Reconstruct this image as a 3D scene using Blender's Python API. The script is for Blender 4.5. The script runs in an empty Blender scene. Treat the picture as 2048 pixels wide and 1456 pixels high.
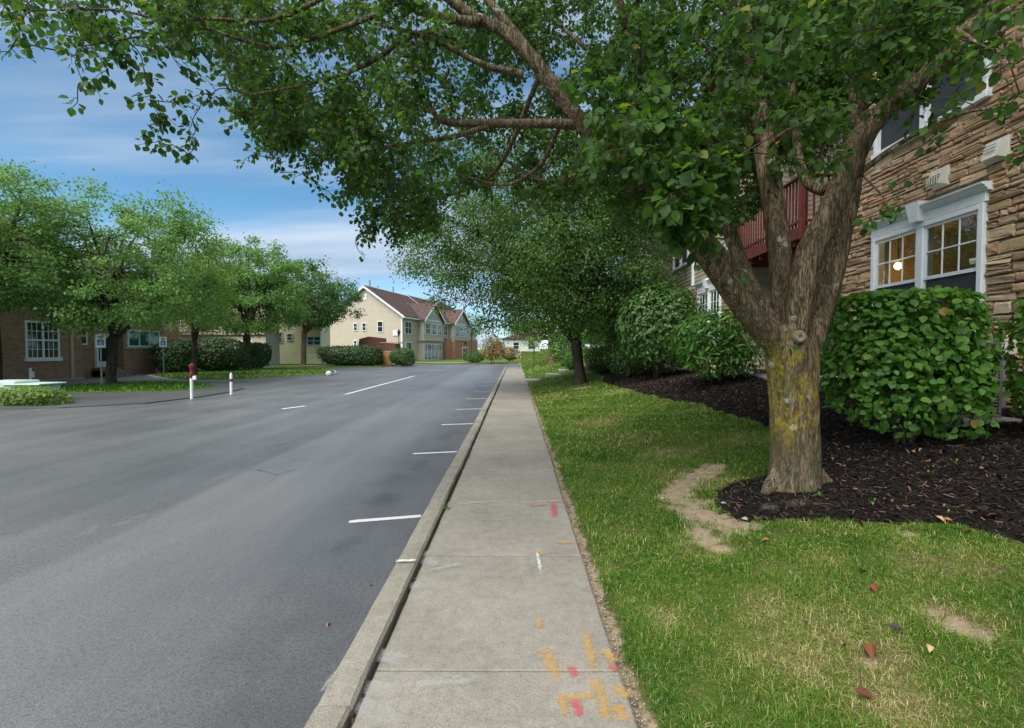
import bpy, math, random
import numpy as np
from mathutils import Matrix, Vector, noise as mnoise

R = math.radians
random.seed(7)
rng = np.random.default_rng(7)
SC = bpy.context.scene
COL = SC.collection

# ------------------------------------------------------------------ camera
CAM_H = 1.58
FPX = 940.0                      # focal length in photo pixels (photo 2048 wide)
cam_d = bpy.data.cameras.new('camera')
cam_d.sensor_width = 36.0
cam_d.lens = 36.0 * FPX / 2048.0
cam_d.clip_start = 0.05
cam_d.clip_end = 3000
cam = bpy.data.objects.new('camera', cam_d)
COL.objects.link(cam)
cam.location = (0, 0, CAM_H)
cam.rotation_euler = (R(90 - 1.83), 0, R(0.366))
SC.camera = cam
CROT = np.array(cam.rotation_euler.to_matrix())

# ------------------------------------------------------------------ sky, sun, exposure
SUN_EL, SUN_AZ = 52.0, 217.0     # azimuth clockwise from +Y (the view direction)
world = bpy.data.worlds.new('World')
SC.world = world
world.use_nodes = True
wn = world.node_tree
wn.nodes.clear()
def WN(t, **k):
    n = wn.nodes.new(t)
    for a, b in k.items(): setattr(n, a, b)
    return n
wout = WN('ShaderNodeOutputWorld')
wbg = WN('ShaderNodeBackground')
wbg.inputs['Strength'].default_value = 0.085
sky = WN('ShaderNodeTexSky', sky_type='NISHITA')
sky.sun_disc = False
sky.sun_elevation = R(SUN_EL)
sky.sun_rotation = R(SUN_AZ)
sky.air_density = 0.9
sky.altitude = 1500
sky.dust_density = 0.0
sky.ozone_density = 3.0
wtc = WN('ShaderNodeTexCoord')
wsep = WN('ShaderNodeSeparateXYZ')
wn.links.new(wtc.outputs['Generated'], wsep.inputs[0])
wadd = WN('ShaderNodeMath', operation='ADD'); wadd.inputs[1].default_value = 0.16
wabs = WN('ShaderNodeMath', operation='ABSOLUTE')
wn.links.new(wsep.outputs['Z'], wabs.inputs[0])
wn.links.new(wabs.outputs[0], wadd.inputs[0])
wdx = WN('ShaderNodeMath', operation='DIVIDE'); wdy = WN('ShaderNodeMath', operation='DIVIDE')
wn.links.new(wsep.outputs['X'], wdx.inputs[0]); wn.links.new(wadd.outputs[0], wdx.inputs[1])
wn.links.new(wsep.outputs['Y'], wdy.inputs[0]); wn.links.new(wadd.outputs[0], wdy.inputs[1])
wcomb = WN('ShaderNodeCombineXYZ')
wn.links.new(wdx.outputs[0], wcomb.inputs[0]); wn.links.new(wdy.outputs[0], wcomb.inputs[1])
wmap = WN('ShaderNodeMapping'); wmap.inputs['Scale'].default_value = (0.30, 1.15, 1.0); wmap.inputs['Location'].default_value = (3.1, 1.7, 0)
wmap.inputs['Rotation'].default_value = (0, 0, R(-12))
wn.links.new(wcomb.outputs[0], wmap.inputs[0])
wno = WN('ShaderNodeTexNoise'); wno.inputs['Scale'].default_value = 0.95; wno.inputs['Detail'].default_value = 7; wno.inputs['Roughness'].default_value = 0.52
wno.inputs['Distortion'].default_value = 0.35
wn.links.new(wmap.outputs[0], wno.inputs['Vector'])
wramp = WN('ShaderNodeMapRange', interpolation_type='SMOOTHSTEP')
wramp.inputs['From Min'].default_value = 0.39; wramp.inputs['From Max'].default_value = 0.58
wramp.inputs['To Min'].default_value = 0.06; wramp.inputs['To Max'].default_value = 0.85
wn.links.new(wno.outputs['Fac'], wramp.inputs['Value'])
wno2 = WN('ShaderNodeTexNoise'); wno2.inputs['Scale'].default_value = 2.2; wno2.inputs['Detail'].default_value = 4
wn.links.new(wmap.outputs[0], wno2.inputs['Vector'])
wcr = WN('ShaderNodeValToRGB')
wcr.color_ramp.elements[0].color = (2.1, 2.75, 3.7, 1); wcr.color_ramp.elements[0].position = 0.35
wcr.color_ramp.elements[1].color = (3.7, 4.2, 4.9, 1); wcr.color_ramp.elements[1].position = 0.65
wn.links.new(wno2.outputs['Fac'], wcr.inputs['Fac'])
wmix = WN('ShaderNodeMix', data_type='RGBA')
whz = WN('ShaderNodeMapRange', interpolation_type='SMOOTHSTEP')
whz.inputs['From Min'].default_value = 0.22; whz.inputs['From Max'].default_value = 0.0; whz.inputs['To Min'].default_value = 0.0; whz.inputs['To Max'].default_value = 0.75
wn.links.new(wabs.outputs[0], whz.inputs['Value'])
wmx = WN('ShaderNodeMath', operation='MAXIMUM'); wn.links.new(whz.outputs[0], wmx.inputs[0]); wn.links.new(wramp.outputs[0], wmx.inputs[1])
wn.links.new(wmx.outputs[0], wmix.inputs['Factor'])
wtint = WN('ShaderNodeMix', data_type='RGBA', blend_type='MULTIPLY'); wtint.inputs[0].default_value = 1.0
wtint.inputs[7].default_value = (0.62, 0.95, 0.93, 1)
wn.links.new(sky.outputs[0], wtint.inputs[6])
wn.links.new(wtint.outputs[2], wmix.inputs[6]); wn.links.new(wcr.outputs['Color'], wmix.inputs[7])
wn.links.new(wmix.outputs[2], wbg.inputs['Color'])
wn.links.new(wbg.outputs[0], wout.inputs[0])

sun_d = bpy.data.lights.new('sun', 'SUN')
sun_d.energy = 2.8
sun_d.angle = R(60)
sun_d.color = (1.0, 0.95, 0.88)
sun = bpy.data.objects.new('sun', sun_d)
COL.objects.link(sun)
sd = Vector((math.sin(R(SUN_AZ)) * math.cos(R(SUN_EL)), math.cos(R(SUN_AZ)) * math.cos(R(SUN_EL)), math.sin(R(SUN_EL))))
sun.rotation_euler = sd.to_track_quat('Z', 'Y').to_euler()
sun.location = (0, 0, 30)

SC.view_settings.view_transform = 'Standard'
SC.view_settings.look = 'None'
SC.view_settings.gamma = 1.0
SC.view_settings.exposure = 1.18
SC.render.engine = 'CYCLES'
SC.cycles.use_denoising = True
SC.cycles.max_bounces = 8
SC.cycles.transparent_max_bounces = 8
SC.cycles.sample_clamp_indirect = 4.0

# ------------------------------------------------------------------ photo pixel -> place
def ray(px, py):
    d = CROT @ np.array([(px - 1024) / FPX, (728 - py) / FPX, -1.0])
    return d
def at(px, py, Y):
    """the point seen at a photo pixel that lies Y metres ahead"""
    d = ray(px, py)
    return np.array([0, 0, CAM_H]) + d * (Y / d[1])
def toflat(px, py, z):
    d = ray(px, py)
    return np.array([0, 0, CAM_H]) + d * ((z - CAM_H) / d[2])
ROAD_Z = -0.08
def sstep(a, b, x):
    t = np.clip((np.asarray(x, float) - a) / (b - a), 0, 1)
    return t * t * (3 - 2 * t)
WALK_R = 0.513
def G(x, y):
    """height of the ground beside the walk"""
    x = np.asarray(x, float); y = np.asarray(y, float)
    t = np.maximum(x - WALK_R - 0.05, 0)
    h = 0.185 * t
    h = np.where(h > 0.62, 0.62 + 0.26 * np.tanh((h - 0.62) / 0.26), h)
    h = h + 0.25 * np.exp(-((y - 10) / 2.6) ** 2) * sstep(2.7, 4.0, x)
    h = h + 0.95 * sstep(40, 58, y) * sstep(0.7, 4.0, x)
    h = h + 0.012 * np.sin(x * 2.3 + y * 1.1) * sstep(0.6, 1.5, x) + 0.01 * np.sin(y * 3.1 - x * 1.7) * sstep(0.6, 1.5, x)
    return h
def hit(px, py):
    d = ray(px, py); p = np.array([0, 0, CAM_H]); t = 0.4
    while t < 90:
        q = p + d * t
        if q[2] <= float(G(q[0], q[1])): return q
        t += 0.01 + t * 0.002
    return p + d * t

# ------------------------------------------------------------------ mesh helpers
class MB:
    def __init__(s): s.v = []; s.f = []; s.n = 0
    def add(s, v, f):
        v = [tuple(map(float, a)) for a in v]
        s.v += v; s.f += [tuple(i + s.n for i in q) for q in f]; s.n += len(v)
    def box(s, x0, x1, y0, y1, z0, z1):
        s.add([(x0,y0,z0),(x1,y0,z0),(x1,y1,z0),(x0,y1,z0),(x0,y0,z1),(x1,y0,z1),(x1,y1,z1),(x0,y1,z1)],
              [(0,3,2,1),(4,5,6,7),(0,1,5,4),(1,2,6,5),(2,3,7,6),(3,0,4,7)])
        return s
    def bbox(s, x0, x1, y0, y1, z0, z1, b=0.01):
        """box with its edges taken off"""
        X = (x0, x1); Y = (y0, y1); Z = (z0, z1); v = []
        for i in (0, 1):
            for j in (0, 1):
                for k in (0, 1):
                    dx = b if i == 0 else -b; dy = b if j == 0 else -b; dz = b if k == 0 else -b
                    v += [(X[i], Y[j]+dy, Z[k]+dz), (X[i]+dx, Y[j], Z[k]+dz), (X[i]+dx, Y[j]+dy, Z[k])]
        I = lambda i, j, k, a: (i*4 + j*2 + k)*3 + a
        f = []
        for i in (0, 1): f.append((I(i,0,0,0), I(i,1,0,0), I(i,1,1,0), I(i,0,1,0))[::(1 if i else -1)])
        for j in (0, 1): f.append((I(0,j,0,1), I(0,j,1,1), I(1,j,1,1), I(1,j,0,1))[::(1 if j else -1)])
        for k in (0, 1): f.append((I(0,0,k,2), I(1,0,k,2), I(1,1,k,2), I(0,1,k,2))[::(1 if k else -1)])
        for i in (0, 1):
            for j in (0, 1): q = (I(i,j,0,0), I(i,j,0,1), I(i,j,1,1), I(i,j,1,0)); f.append(q if (i == j) else q[::-1])
        for i in (0, 1):
            for k in (0, 1): q = (I(i,0,k,0), I(i,1,k,0), I(i,1,k,2), I(i,0,k,2)); f.append(q if (i == k) else q[::-1])
        for j in (0, 1):
            for k in (0, 1): q = (I(0,j,k,2), I(1,j,k,2), I(1,j,k,1), I(0,j,k,1)); f.append(q if (j == k) else q[::-1])
        for i in (0, 1):
            for j in (0, 1):
                for k in (0, 1): q = (I(i,j,k,0), I(i,j,k,1), I(i,j,k,2)); f.append(q if (i+j+k) % 2 else q[::-1])
        s.add(v, f); return s
    def prism(s, pts, a, z0, z1):
        """polygon pts in the plane across axis a, pushed from z0 to z1"""
        n = len(pts)
        def P(u, w, t): return {0: (t, u, w), 1: (u, t, w), 2: (u, w, t)}[a]
        v = [P(u, w, z0) for u, w in pts] + [P(u, w, z1) for u, w in pts]
        f = [tuple(range(n))[::-1], tuple(range(n, 2*n))] + [(i, (i+1) % n, (i+1) % n + n, i + n) for i in range(n)]
        s.add(v, f); return s
    def tube(s, pts, rad, seg=8, res=4, cap=True, wob=0.0):
        P = smooth_path(np.array(pts, float), res); Rr = smooth_path(np.array(rad, float)[:, None], res)[:, 0]
        v, f = tube_arrays(P, Rr, seg, wob)
        f = [tuple(q) for q in f]
        m = len(P)
        if cap: f += [tuple(range(seg))[::-1], tuple(range((m-1)*seg, m*seg))]
        s.add(v, f); return s
def smooth_path(P, res):
    if res <= 1 or len(P) < 3: return P
    Q = np.vstack([2*P[0]-P[1], P, 2*P[-1]-P[-2]]); out = []
    for i in range(1, len(Q)-2):
        for k in range(res):
            t = k / res
            a, b, c, d = Q[i-1], Q[i], Q[i+1], Q[i+2]
            out.append(0.5*((2*b)+(c-a)*t+(2*a-5*b+4*c-d)*t*t+(-a+3*b-3*c+d)*t**3))
    out.append(P[-1])
    return np.array(out)
def tube_arrays(P, rad, seg, wob=0.0):
    n = len(P); T = np.gradient(P, axis=0); T /= np.linalg.norm(T, axis=1)[:, None] + 1e-9
    ref = np.array([0.13, 0.95, 0.2]) if abs(T[0][1]) < 0.9 else np.array([1.0, 0, 0])
    v = []; u = np.cross(T[0], ref); u /= np.linalg.norm(u)
    ang = np.arange(seg) / seg * 2 * math.pi
    for i in range(n):
        u = u - T[i] * np.dot(u, T[i]); u /= np.linalg.norm(u) + 1e-9
        w = np.cross(T[i], u)
        r = rad[i] * (1 + (wob * np.sin(ang * 3 + i * 0.37) + wob * 0.6 * np.sin(ang * 5 - i * 0.23)))
        v.append(P[i] + (np.cos(ang) * r)[:, None] * u + (np.sin(ang) * r)[:, None] * w)
    f = []
    for i in range(n-1):
        for k in range(seg):
            f.append((i*seg+k, i*seg+(k+1) % seg, (i+1)*seg+(k+1) % seg, (i+1)*seg+k))
    return np.vstack(v), np.array(f)

BASE = {}
def link(o, parent=None):
    COL.objects.link(o)
    if parent is not None: o.parent = parent
    return o
def thing(name, label, cat, loc=(0, 0, 0), rotz=0.0, group=None, kind=None):
    o = bpy.data.objects.new(name, None); link(o)
    o.empty_display_size = 0.2
    o.location = tuple(map(float, loc)); o.rotation_euler = (0, 0, rotz)
    o['label'] = label; o['category'] = cat
    if group: o['group'] = group
    if kind: o['kind'] = kind
    BASE[o] = Matrix.Translation(Vector(tuple(map(float, loc)))) @ Matrix.Rotation(rotz, 4, 'Z')
    return o
def tag(o, label, cat, group=None, kind=None):
    o['label'] = label; o['category'] = cat
    if group: o['group'] = group
    if kind: o['kind'] = kind
    return o
def obj(name, mb, mat, parent=None, world=False, smooth=False, kind=None):
    if isinstance(mb, MB): v, f = mb.v, mb.f
    else: v, f = mb
    me = bpy.data.meshes.new(name)
    if isinstance(v, np.ndarray): v = v.tolist()
    if isinstance(f, np.ndarray): f = f.tolist()
    me.from_pydata(v, [], f)
    if world and parent is not None and parent in BASE: me.transform(BASE[parent].inverted())
    me.materials.append(mat)
    if smooth: me.polygons.foreach_set('use_smooth', [True]*len(me.polygons))
    me.update()
    o = bpy.data.objects.new(name, me); link(o, parent)
    if kind: o['kind'] = kind
    return o
def fast_mesh(name, V, F, mat, parent=None, world=True, attr=None, smooth=False, kind=None, pattr=None):
    """many equal-sided faces from arrays"""
    me = bpy.data.meshes.new(name)
    V = np.ascontiguousarray(V, np.float32); F = np.ascontiguousarray(F, np.int32)
    if world and parent is not None and parent in BASE:
        M = np.array(BASE[parent].inverted(), np.float32)
        V = V @ M[:3, :3].T + M[:3, 3]
    nf, k = F.shape
    me.vertices.add(len(V)); me.vertices.foreach_set('co', V.ravel())
    me.loops.add(nf*k); me.loops.foreach_set('vertex_index', F.ravel())
    me.polygons.add(nf); me.polygons.foreach_set('loop_start', np.arange(nf, dtype=np.int32)*k)
    try: me.polygons.foreach_set('loop_total', np.full(nf, k, np.int32))
    except Exception: pass
    if smooth: me.polygons.foreach_set('use_smooth', np.ones(nf, bool))
    me.update(calc_edges=True)
    if attr is not None:
        for an, av in attr.items():
            a = me.attributes.new(an, 'FLOAT', 'FACE'); a.data.foreach_set('value', np.ascontiguousarray(av, np.float32))
    if pattr is not None:
        for an, av in pattr.items():
            a = me.attributes.new(an, 'FLOAT', 'POINT'); a.data.foreach_set('value', np.ascontiguousarray(av, np.float32))
    me.materials.append(mat)
    o = bpy.data.objects.new(name, me); link(o, parent)
    if kind: o['kind'] = kind
    return o

# ------------------------------------------------------------------ materials
class Mat:
    def __init__(s, name, rough=0.8, spec=0.3, color=(0.5, 0.5, 0.5)):
        s.m = bpy.data.materials.new(name); s.m.use_nodes = True
        s.nt = s.m.node_tree; s.b = s.nt.nodes['Principled BSDF']; s.out = s.nt.nodes['Material Output']
        s.b.inputs['Roughness'].default_value = rough
        s.b.inputs['Specular IOR Level'].default_value = spec
        s.b.inputs['Base Color'].default_value = (*color, 1)
        s._pos = None
    def n(s, t, **k):
        x = s.nt.nodes.new(t)
        for a, b in k.items(): setattr(x, a, b)
        return x
    def l(s, a, b): s.nt.links.new(a, b)
    def put(s, sock, v):
        if hasattr(v, 'is_output'): s.l(v, sock)
        elif isinstance(v, (tuple, list)) and len(v) == 3 and sock.type == 'RGBA': sock.default_value = (*v, 1)
        else: sock.default_value = v
    def pos(s):
        if s._pos is None: s._pos = s.n('ShaderNodeNewGeometry').outputs['Position']
        return s._pos
    def objco(s): return s.n('ShaderNodeTexCoord').outputs['Object']
    def noise(s, scale, detail=4, rough=0.55, vec=None, stretch=None, dist=0.0):
        x = s.n('ShaderNodeTexNoise'); x.inputs['Scale'].default_value = scale; x.inputs['Detail'].default_value = detail
        x.inputs['Roughness'].default_value = rough; x.inputs['Distortion'].default_value = dist
        v = vec if vec is not None else s.pos()
        if stretch:
            mp = s.n('ShaderNodeMapping'); mp.inputs['Scale'].default_value = stretch; s.l(v, mp.inputs[0]); v = mp.outputs[0]
        s.l(v, x.inputs['Vector']); return x.outputs['Fac']
    def voro(s, scale, vec=None, feature='F1', out='Distance', stretch=None):
        x = s.n('ShaderNodeTexVoronoi', feature=feature); x.inputs['Scale'].default_value = scale
        v = vec if vec is not None else s.pos()
        if stretch:
            mp = s.n('ShaderNodeMapping'); mp.inputs['Scale'].default_value = stretch; s.l(v, mp.inputs[0]); v = mp.outputs[0]
        s.l(v, x.inputs['Vector']); return x.outputs[out]
    def rng(s, v, a, b, c=0.0, d=1.0, smooth=True):
        x = s.n('ShaderNodeMapRange'); x.interpolation_type = 'SMOOTHSTEP' if smooth else 'LINEAR'
        s.put(x.inputs['Value'], v)
        for i, q in zip(('From Min', 'From Max', 'To Min', 'To Max'), (a, b, c, d)): x.inputs[i].default_value = q
        return x.outputs[0]
    def math(s, op, a, b=0.5, c=None):
        x = s.n('ShaderNodeMath', operation=op); s.put(x.inputs[0], a); s.put(x.inputs[1], b)
        if c is not None: s.put(x.inputs[2], c)
        return x.outputs[0]
    def mix(s, f, a, b, mode='MIX'):
        x = s.n('ShaderNodeMix', data_type='RGBA', blend_type=mode)
        s.put(x.inputs[0], f); s.put(x.inputs[6], a); s.put(x.inputs[7], b); return x.outputs[2]
    def ramp(s, f, stops):
        x = s.n('ShaderNodeValToRGB'); e = x.color_ramp.elements
        while len(e) < len(stops): e.new(0.5)
        for q, (p, c) in zip(e, stops): q.position = p; q.color = (*c, 1)
        s.put(x.inputs[0], f); return x.outputs[0]
    def attr(s, name):
        x = s.n('ShaderNodeAttribute'); x.attribute_name = name; return x.outputs['Fac']
    def attrc(s, name):
        x = s.n('ShaderNodeAttribute'); x.attribute_name = name; return x.outputs['Color']
    def orand(s): return s.n('ShaderNodeObjectInfo').outputs['Random']
    def xyz(s, v=None):
        x = s.n('ShaderNodeSeparateXYZ'); s.l(v if v is not None else s.pos(), x.inputs[0]); return x.outputs
    def col(s, c): s.put(s.b.inputs['Base Color'], c); return s
    def rough(s, r): s.put(s.b.inputs['Roughness'], r); return s
    def bump(s, h, strength=0.5, dist=0.01, normal=None):
        x = s.n('ShaderNodeBump'); x.inputs['Strength'].default_value = strength; x.inputs['Distance'].default_value = dist
        s.l(h, x.inputs['Height'])
        if normal is not None: s.l(normal, x.inputs['Normal'])
        s.l(x.outputs[0], s.b.inputs['Normal']); return x.outputs[0]

def plain(name, c, rough=0.6, spec=0.3, var=0.12, scale=6.0, metal=0.0):
    m = Mat(name, rough, spec)
    n1 = m.noise(scale, 5)
    a = tuple(x * (1 - var) for x in c); b = tuple(min(1, x * (1 + var)) for x in c)
    m.col(m.ramp(n1, [(0.3, a), (0.7, b)])); m.bump(m.noise(scale * 12, 3), 0.12, 0.004)
    m.b.inputs['Metallic'].default_value = metal
    return m.m

def m_asphalt(name, c0, c1, patch=True):
    m = Mat(name, 0.6, 1.0)
    big = m.noise(0.22, 4, 0.6); lane = m.noise(0.9, 5, 0.6, stretch=(1.6, 0.16, 1)); fine = m.noise(95, 2, 0.7); st = m.voro(150)
    f = m.math('ADD', m.math('MULTIPLY', big, 0.5), m.math('MULTIPLY', lane, 0.5))
    c = m.ramp(f, [(0.36, c0), (0.64, c1)])
    sp = m.rng(fine, 0.35, 0.72, 0.62, 1.38)
    c = m.mix(1.0, c, m.ramp(sp, [(0.0, (0, 0, 0)), (1, (1, 1, 1))]), 'MULTIPLY') if False else c
    fine2 = m.noise(38, 4, 0.8)
    grain = m.ramp(m.math('ADD', m.math('MULTIPLY', fine, 0.55), m.math('MULTIPLY', fine2, 0.45)), [(0.38, (0.30, 0.30, 0.30)), (0.50, (0.85, 0.85, 0.85)), (0.62, (1.0, 1.0, 1.0))])
    c = m.mix(0.85, c, grain, 'MULTIPLY')
    lite = m.rng(m.voro(60, out='Color'), 0.86, 0.95)
    c = m.mix(m.math('MULTIPLY', lite, 0.35), c, (0.22, 0.22, 0.21))
    if patch:
        x, y, z = m.xyz()
        # darker parking lane along the kerb, with a ragged seam
        seam = m.math('ADD', x, m.math('MULTIPLY', m.noise(0.5, 3), 0.9))
        dark = m.rng(seam, -2.2, -0.9)
        stain = m.rng(m.noise(1.3, 5, 0.65), 0.42, 0.66)
        c = m.mix(m.math('MULTIPLY', dark, m.math('ADD', 0.25, m.math('MULTIPLY', stain, 0.22))), c, (0.03, 0.03, 0.03))
        lane_ = m.math('MULTIPLY', m.rng(m.math('ADD', x, m.math('MULTIPLY', m.noise(0.35, 2), 0.5)), -3.45, -3.30), m.rng(x, -1.3, -2.1))
        c = m.mix(m.math('MULTIPLY', lane_, 0.12), c, (0.30, 0.30, 0.295))
        drk = m.math('MULTIPLY', m.rng(x, -5.6, -4.6), m.rng(m.math('ADD', x, m.math('MULTIPLY', m.noise(0.35, 2), 0.5)), -3.30, -3.45))
        c = m.mix(m.math('MULTIPLY', drk, 0.08), c, (0.05, 0.05, 0.05))
        # fine cracks and pale scuffs
        cr = m.voro(0.55, feature='DISTANCE_TO_EDGE', vec=None)
        crn = m.rng(m.math('ADD', cr, m.math('MULTIPLY', m.noise(6, 4), 0.02)), 0.010, 0.016, 1.0, 0.0)
        c = m.mix(m.math('MULTIPLY', crn, m.math('MULTIPLY', m.rng(m.noise(0.4, 2), 0.5, 0.6), 0.55)), c, (0.02, 0.02, 0.022))
        sc = m.rng(m.noise(2.2, 6, 0.75, stretch=(1.0, 0.45, 1)), 0.60, 0.74)
        c = m.mix(m.math('MULTIPLY', sc, 0.30), c, (0.27, 0.265, 0.25))
    m.col(c); m.rough(m.rng(big, 0.3, 0.7, 0.42, 0.58))
    m.bump(m.math('ADD', m.math('MULTIPLY', fine, 0.6), m.math('MULTIPLY', st, 0.8)), 0.42, 0.005)
    return m.m

def m_concrete(name, lo, hi, agg=1.0, stain=True):
    m = Mat(name, 0.86, 0.25)
    r = m.orand()
    big = m.noise(1.3, 5, 0.6); mid = m.noise(13, 8, 0.78); fine = m.noise(110, 3, 0.75); vo = m.voro(120)
    f = m.math('ADD', m.math('MULTIPLY', big, 0.42), m.math('MULTIPLY', mid, 0.58))
    c = m.ramp(f, [(0.36, lo), (0.62, hi)])
    c = m.mix(0.85 * agg if agg <= 1 else 1.0, c, m.ramp(fine, [(0.3, (0.52, 0.5, 0.46)), (0.52, (1, 1, 1)), (0.7, (1, 1, 1))]), 'MULTIPLY')
    c = m.mix(0.5, c, m.ramp(r, [(0, (0.84, 0.84, 0.83)), (1, (1, 1, 1))]), 'MULTIPLY')
    if stain:
        d = m.rng(m.noise(0.8, 6, 0.7), 0.52, 0.72)
        c = m.mix(m.math('MULTIPLY', d, 0.42), c, tuple(x * 0.55 for x in lo))
        p = m.rng(m.noise(26, 2), 0.74, 0.78)
        c = m.mix(m.math('MULTIPLY', p, 0.6), c, (0.09, 0.085, 0.075))
    m.col(c)
    m.bump(m.math('ADD', m.math('MULTIPLY', fine, 0.5), m.math('MULTIPLY', vo, 0.6)), 0.45 * agg, 0.005)
    return m.m

def m_leaf(name, lo, hi, yellow=None, rough=0.42, trans=0.35, spec=0.4, warm=0.06):
    m = Mat(name, rough, spec)
    oi = m.orand()
    r = m.math('FRACT', m.math('ADD', m.attr('rnd'), oi))
    c = m.ramp(r, [(0.0, lo), (0.6, tuple((a+b)/2 for a, b in zip(lo, hi))), (1.0, hi)])
    if yellow:
        y = m.rng(m.math('FRACT', m.math('MULTIPLY', r, 17.31)), 1.0 - warm, 1.0 - warm * 0.6)
        c = m.mix(y, c, yellow)
    tex = m.noise(45, 3)
    c = m.mix(0.35, c, m.ramp(tex, [(0.3, (0.66, 0.7, 0.6)), (0.7, (1, 1, 1))]), 'MULTIPLY')
    back = m.n('ShaderNodeNewGeometry').outputs['Backfacing']
    cb = m.mix(m.math('MULTIPLY', back, 0.45), c, tuple(min(1, x * 1.25 + 0.015) for x in hi))
    m.col(cb)
    tr = m.n('ShaderNodeBsdfTranslucent')
    tc = m.mix(1.0, c, (1.9, 2.0, 0.75), 'MULTIPLY'); m.l(tc, tr.inputs['Color'])
    mx = m.n('ShaderNodeMixShader'); mx.inputs[0].default_value = trans
    m.l(m.b.outputs[0], mx.inputs[1]); m.l(tr.outputs[0], mx.inputs[2]); m.l(mx.outputs[0], m.out.inputs['Surface'])
    m.bump(tex, 0.15, 0.004)
    return m.m

def m_bark(name, lo, hi, moss=False):
    m = Mat(name, 0.92, 0.15)
    n1 = m.noise(25, 8, 0.74, stretch=(1, 1, 0.15), dist=1.1); n3 = m.noise(2.2, 4)
    wv = m.n('ShaderNodeVectorMath', operation='ADD'); nv = m.n('ShaderNodeTexNoise'); nv.inputs['Scale'].default_value = 9.0; nv.inputs['Detail'].default_value = 3
    m.l(m.pos(), nv.inputs['Vector']); sv = m.n('ShaderNodeVectorMath', operation='SCALE'); sv.inputs['Scale'].default_value = 0.05; m.l(nv.outputs['Color'], sv.inputs[0])
    m.l(m.pos(), wv.inputs[0]); m.l(sv.outputs[0], wv.inputs[1])
    ck = m.voro(58, vec=wv.outputs[0], feature='DISTANCE_TO_EDGE', stretch=(1, 1, 0.09))
    crack = m.rng(ck, 0.02, 0.22)
    f = m.math('ADD', m.math('MULTIPLY', n1, 0.88), m.math('MULTIPLY', crack, 0.12))
    dk = tuple(a * 0.33 for a in lo)
    c = m.ramp(f, [(0.38, dk), (0.50, lo), (0.63, hi)])
    c = m.mix(m.math('MULTIPLY', m.rng(n3, 0.45, 0.65), 0.45), c, tuple(a * 0.6 for a in lo))
    if moss:
        x, y, z = m.xyz()
        g = m.n('ShaderNodeNewGeometry').outputs['Normal']
        nx, ny, nz = m.xyz(g)
        band = m.math('MULTIPLY', m.rng(z, 0.62, 0.95), m.rng(z, 1.95, 1.35))
        blot = m.rng(m.noise(30, 5, 0.7, stretch=(1, 1, 0.45)), 0.40, 0.54)
        big = m.rng(m.math('ADD', m.noise(4.5, 3), m.math('MULTIPLY', nx, -0.16)), 0.40, 0.60)
        ym = m.math('MULTIPLY', m.math('MULTIPLY', band, blot), big)
        c = m.mix(m.math('MULTIPLY', ym, 0.75), c, m.ramp(m.noise(30, 3), [(0.35, (0.17, 0.145, 0.02)), (0.65, (0.40, 0.29, 0.02))]))
        low = m.math('MULTIPLY', m.rng(z, 0.95, 0.5), m.rng(m.noise(20, 4), 0.45, 0.6))
        c = m.mix(m.math('MULTIPLY', low, 0.4), c, (0.17, 0.18, 0.11))
        gm = m.math('MULTIPLY', m.rng(z, 3.2, 1.2), m.rng(m.noise(7, 5, 0.7), 0.50, 0.62))
        c = m.mix(m.math('MULTIPLY', gm, 0.5), c, (0.085, 0.085, 0.03))
        blk = m.math('MULTIPLY', m.rng(m.noise(14, 5, 0.75, stretch=(1, 1, 0.5)), 0.54, 0.64), m.rng(z, 0.6, 1.0))
        c = m.mix(m.math('MULTIPLY', blk, 0.75), c, (0.03, 0.028, 0.018))
        li = m.math('MULTIPLY', m.rng(m.voro(5.0), 0.20, 0.10), m.rng(m.noise(60, 3), 0.40, 0.52))
        c = m.mix(m.math('MULTIPLY', m.math('MULTIPLY', li, m.rng(z, 0.6, 0.9)), 0.8), c, (0.36, 0.40, 0.33))
    m.col(c)
    m.bump(f, 0.9, 0.022)
    return m.m

MT = {}
MT['asphalt'] = m_asphalt('asphalt_road', (0.092, 0.092, 0.091), (0.168, 0.168, 0.165))
MT['asphalt_dark'] = m_asphalt('asphalt_drive', (0.065, 0.066, 0.067), (0.11, 0.11, 0.108), patch=False)
MT['walk'] = m_concrete('sidewalk_concrete', (0.215, 0.199, 0.166), (0.35, 0.325, 0.276))
MT['kerb'] = m_concrete('kerb_concrete', (0.22, 0.205, 0.165), (0.35, 0.325, 0.265), agg=1.3)
MT['pad'] = m_concrete('pad_concrete', (0.30, 0.30, 0.28), (0.42, 0.42, 0.40))
MT['bark'] = m_bark('pear_bark', (0.125, 0.094, 0.056), (0.30, 0.228, 0.145), moss=True)
MT['bark_dark'] = m_bark('dark_bark', (0.06, 0.05, 0.038), (0.13, 0.11, 0.085))
MT['bark_pale'] = m_bark('pale_bark', (0.16, 0.11, 0.075), (0.34, 0.25, 0.18))
MT['twig'] = plain('twig_bark', (0.07, 0.055, 0.04), 0.9, 0.15, 0.3, 20)
MT['leaf'] = m_leaf('pear_leaf', (0.030, 0.075, 0.018), (0.074, 0.155, 0.029), yellow=(0.20, 0.20, 0.03), trans=0.42, rough=0.55, spec=0.25, warm=0.02)
MT['leaf2'] = m_leaf('street_tree_leaf', (0.042, 0.095, 0.024), (0.10, 0.20, 0.04), yellow=(0.2, 0.2, 0.04), trans=0.38, rough=0.5)
MT['leaf_left2'] = m_leaf('slim_tree_leaf', (0.06, 0.125, 0.045), (0.12, 0.22, 0.07), trans=0.38, rough=0.5)
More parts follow.
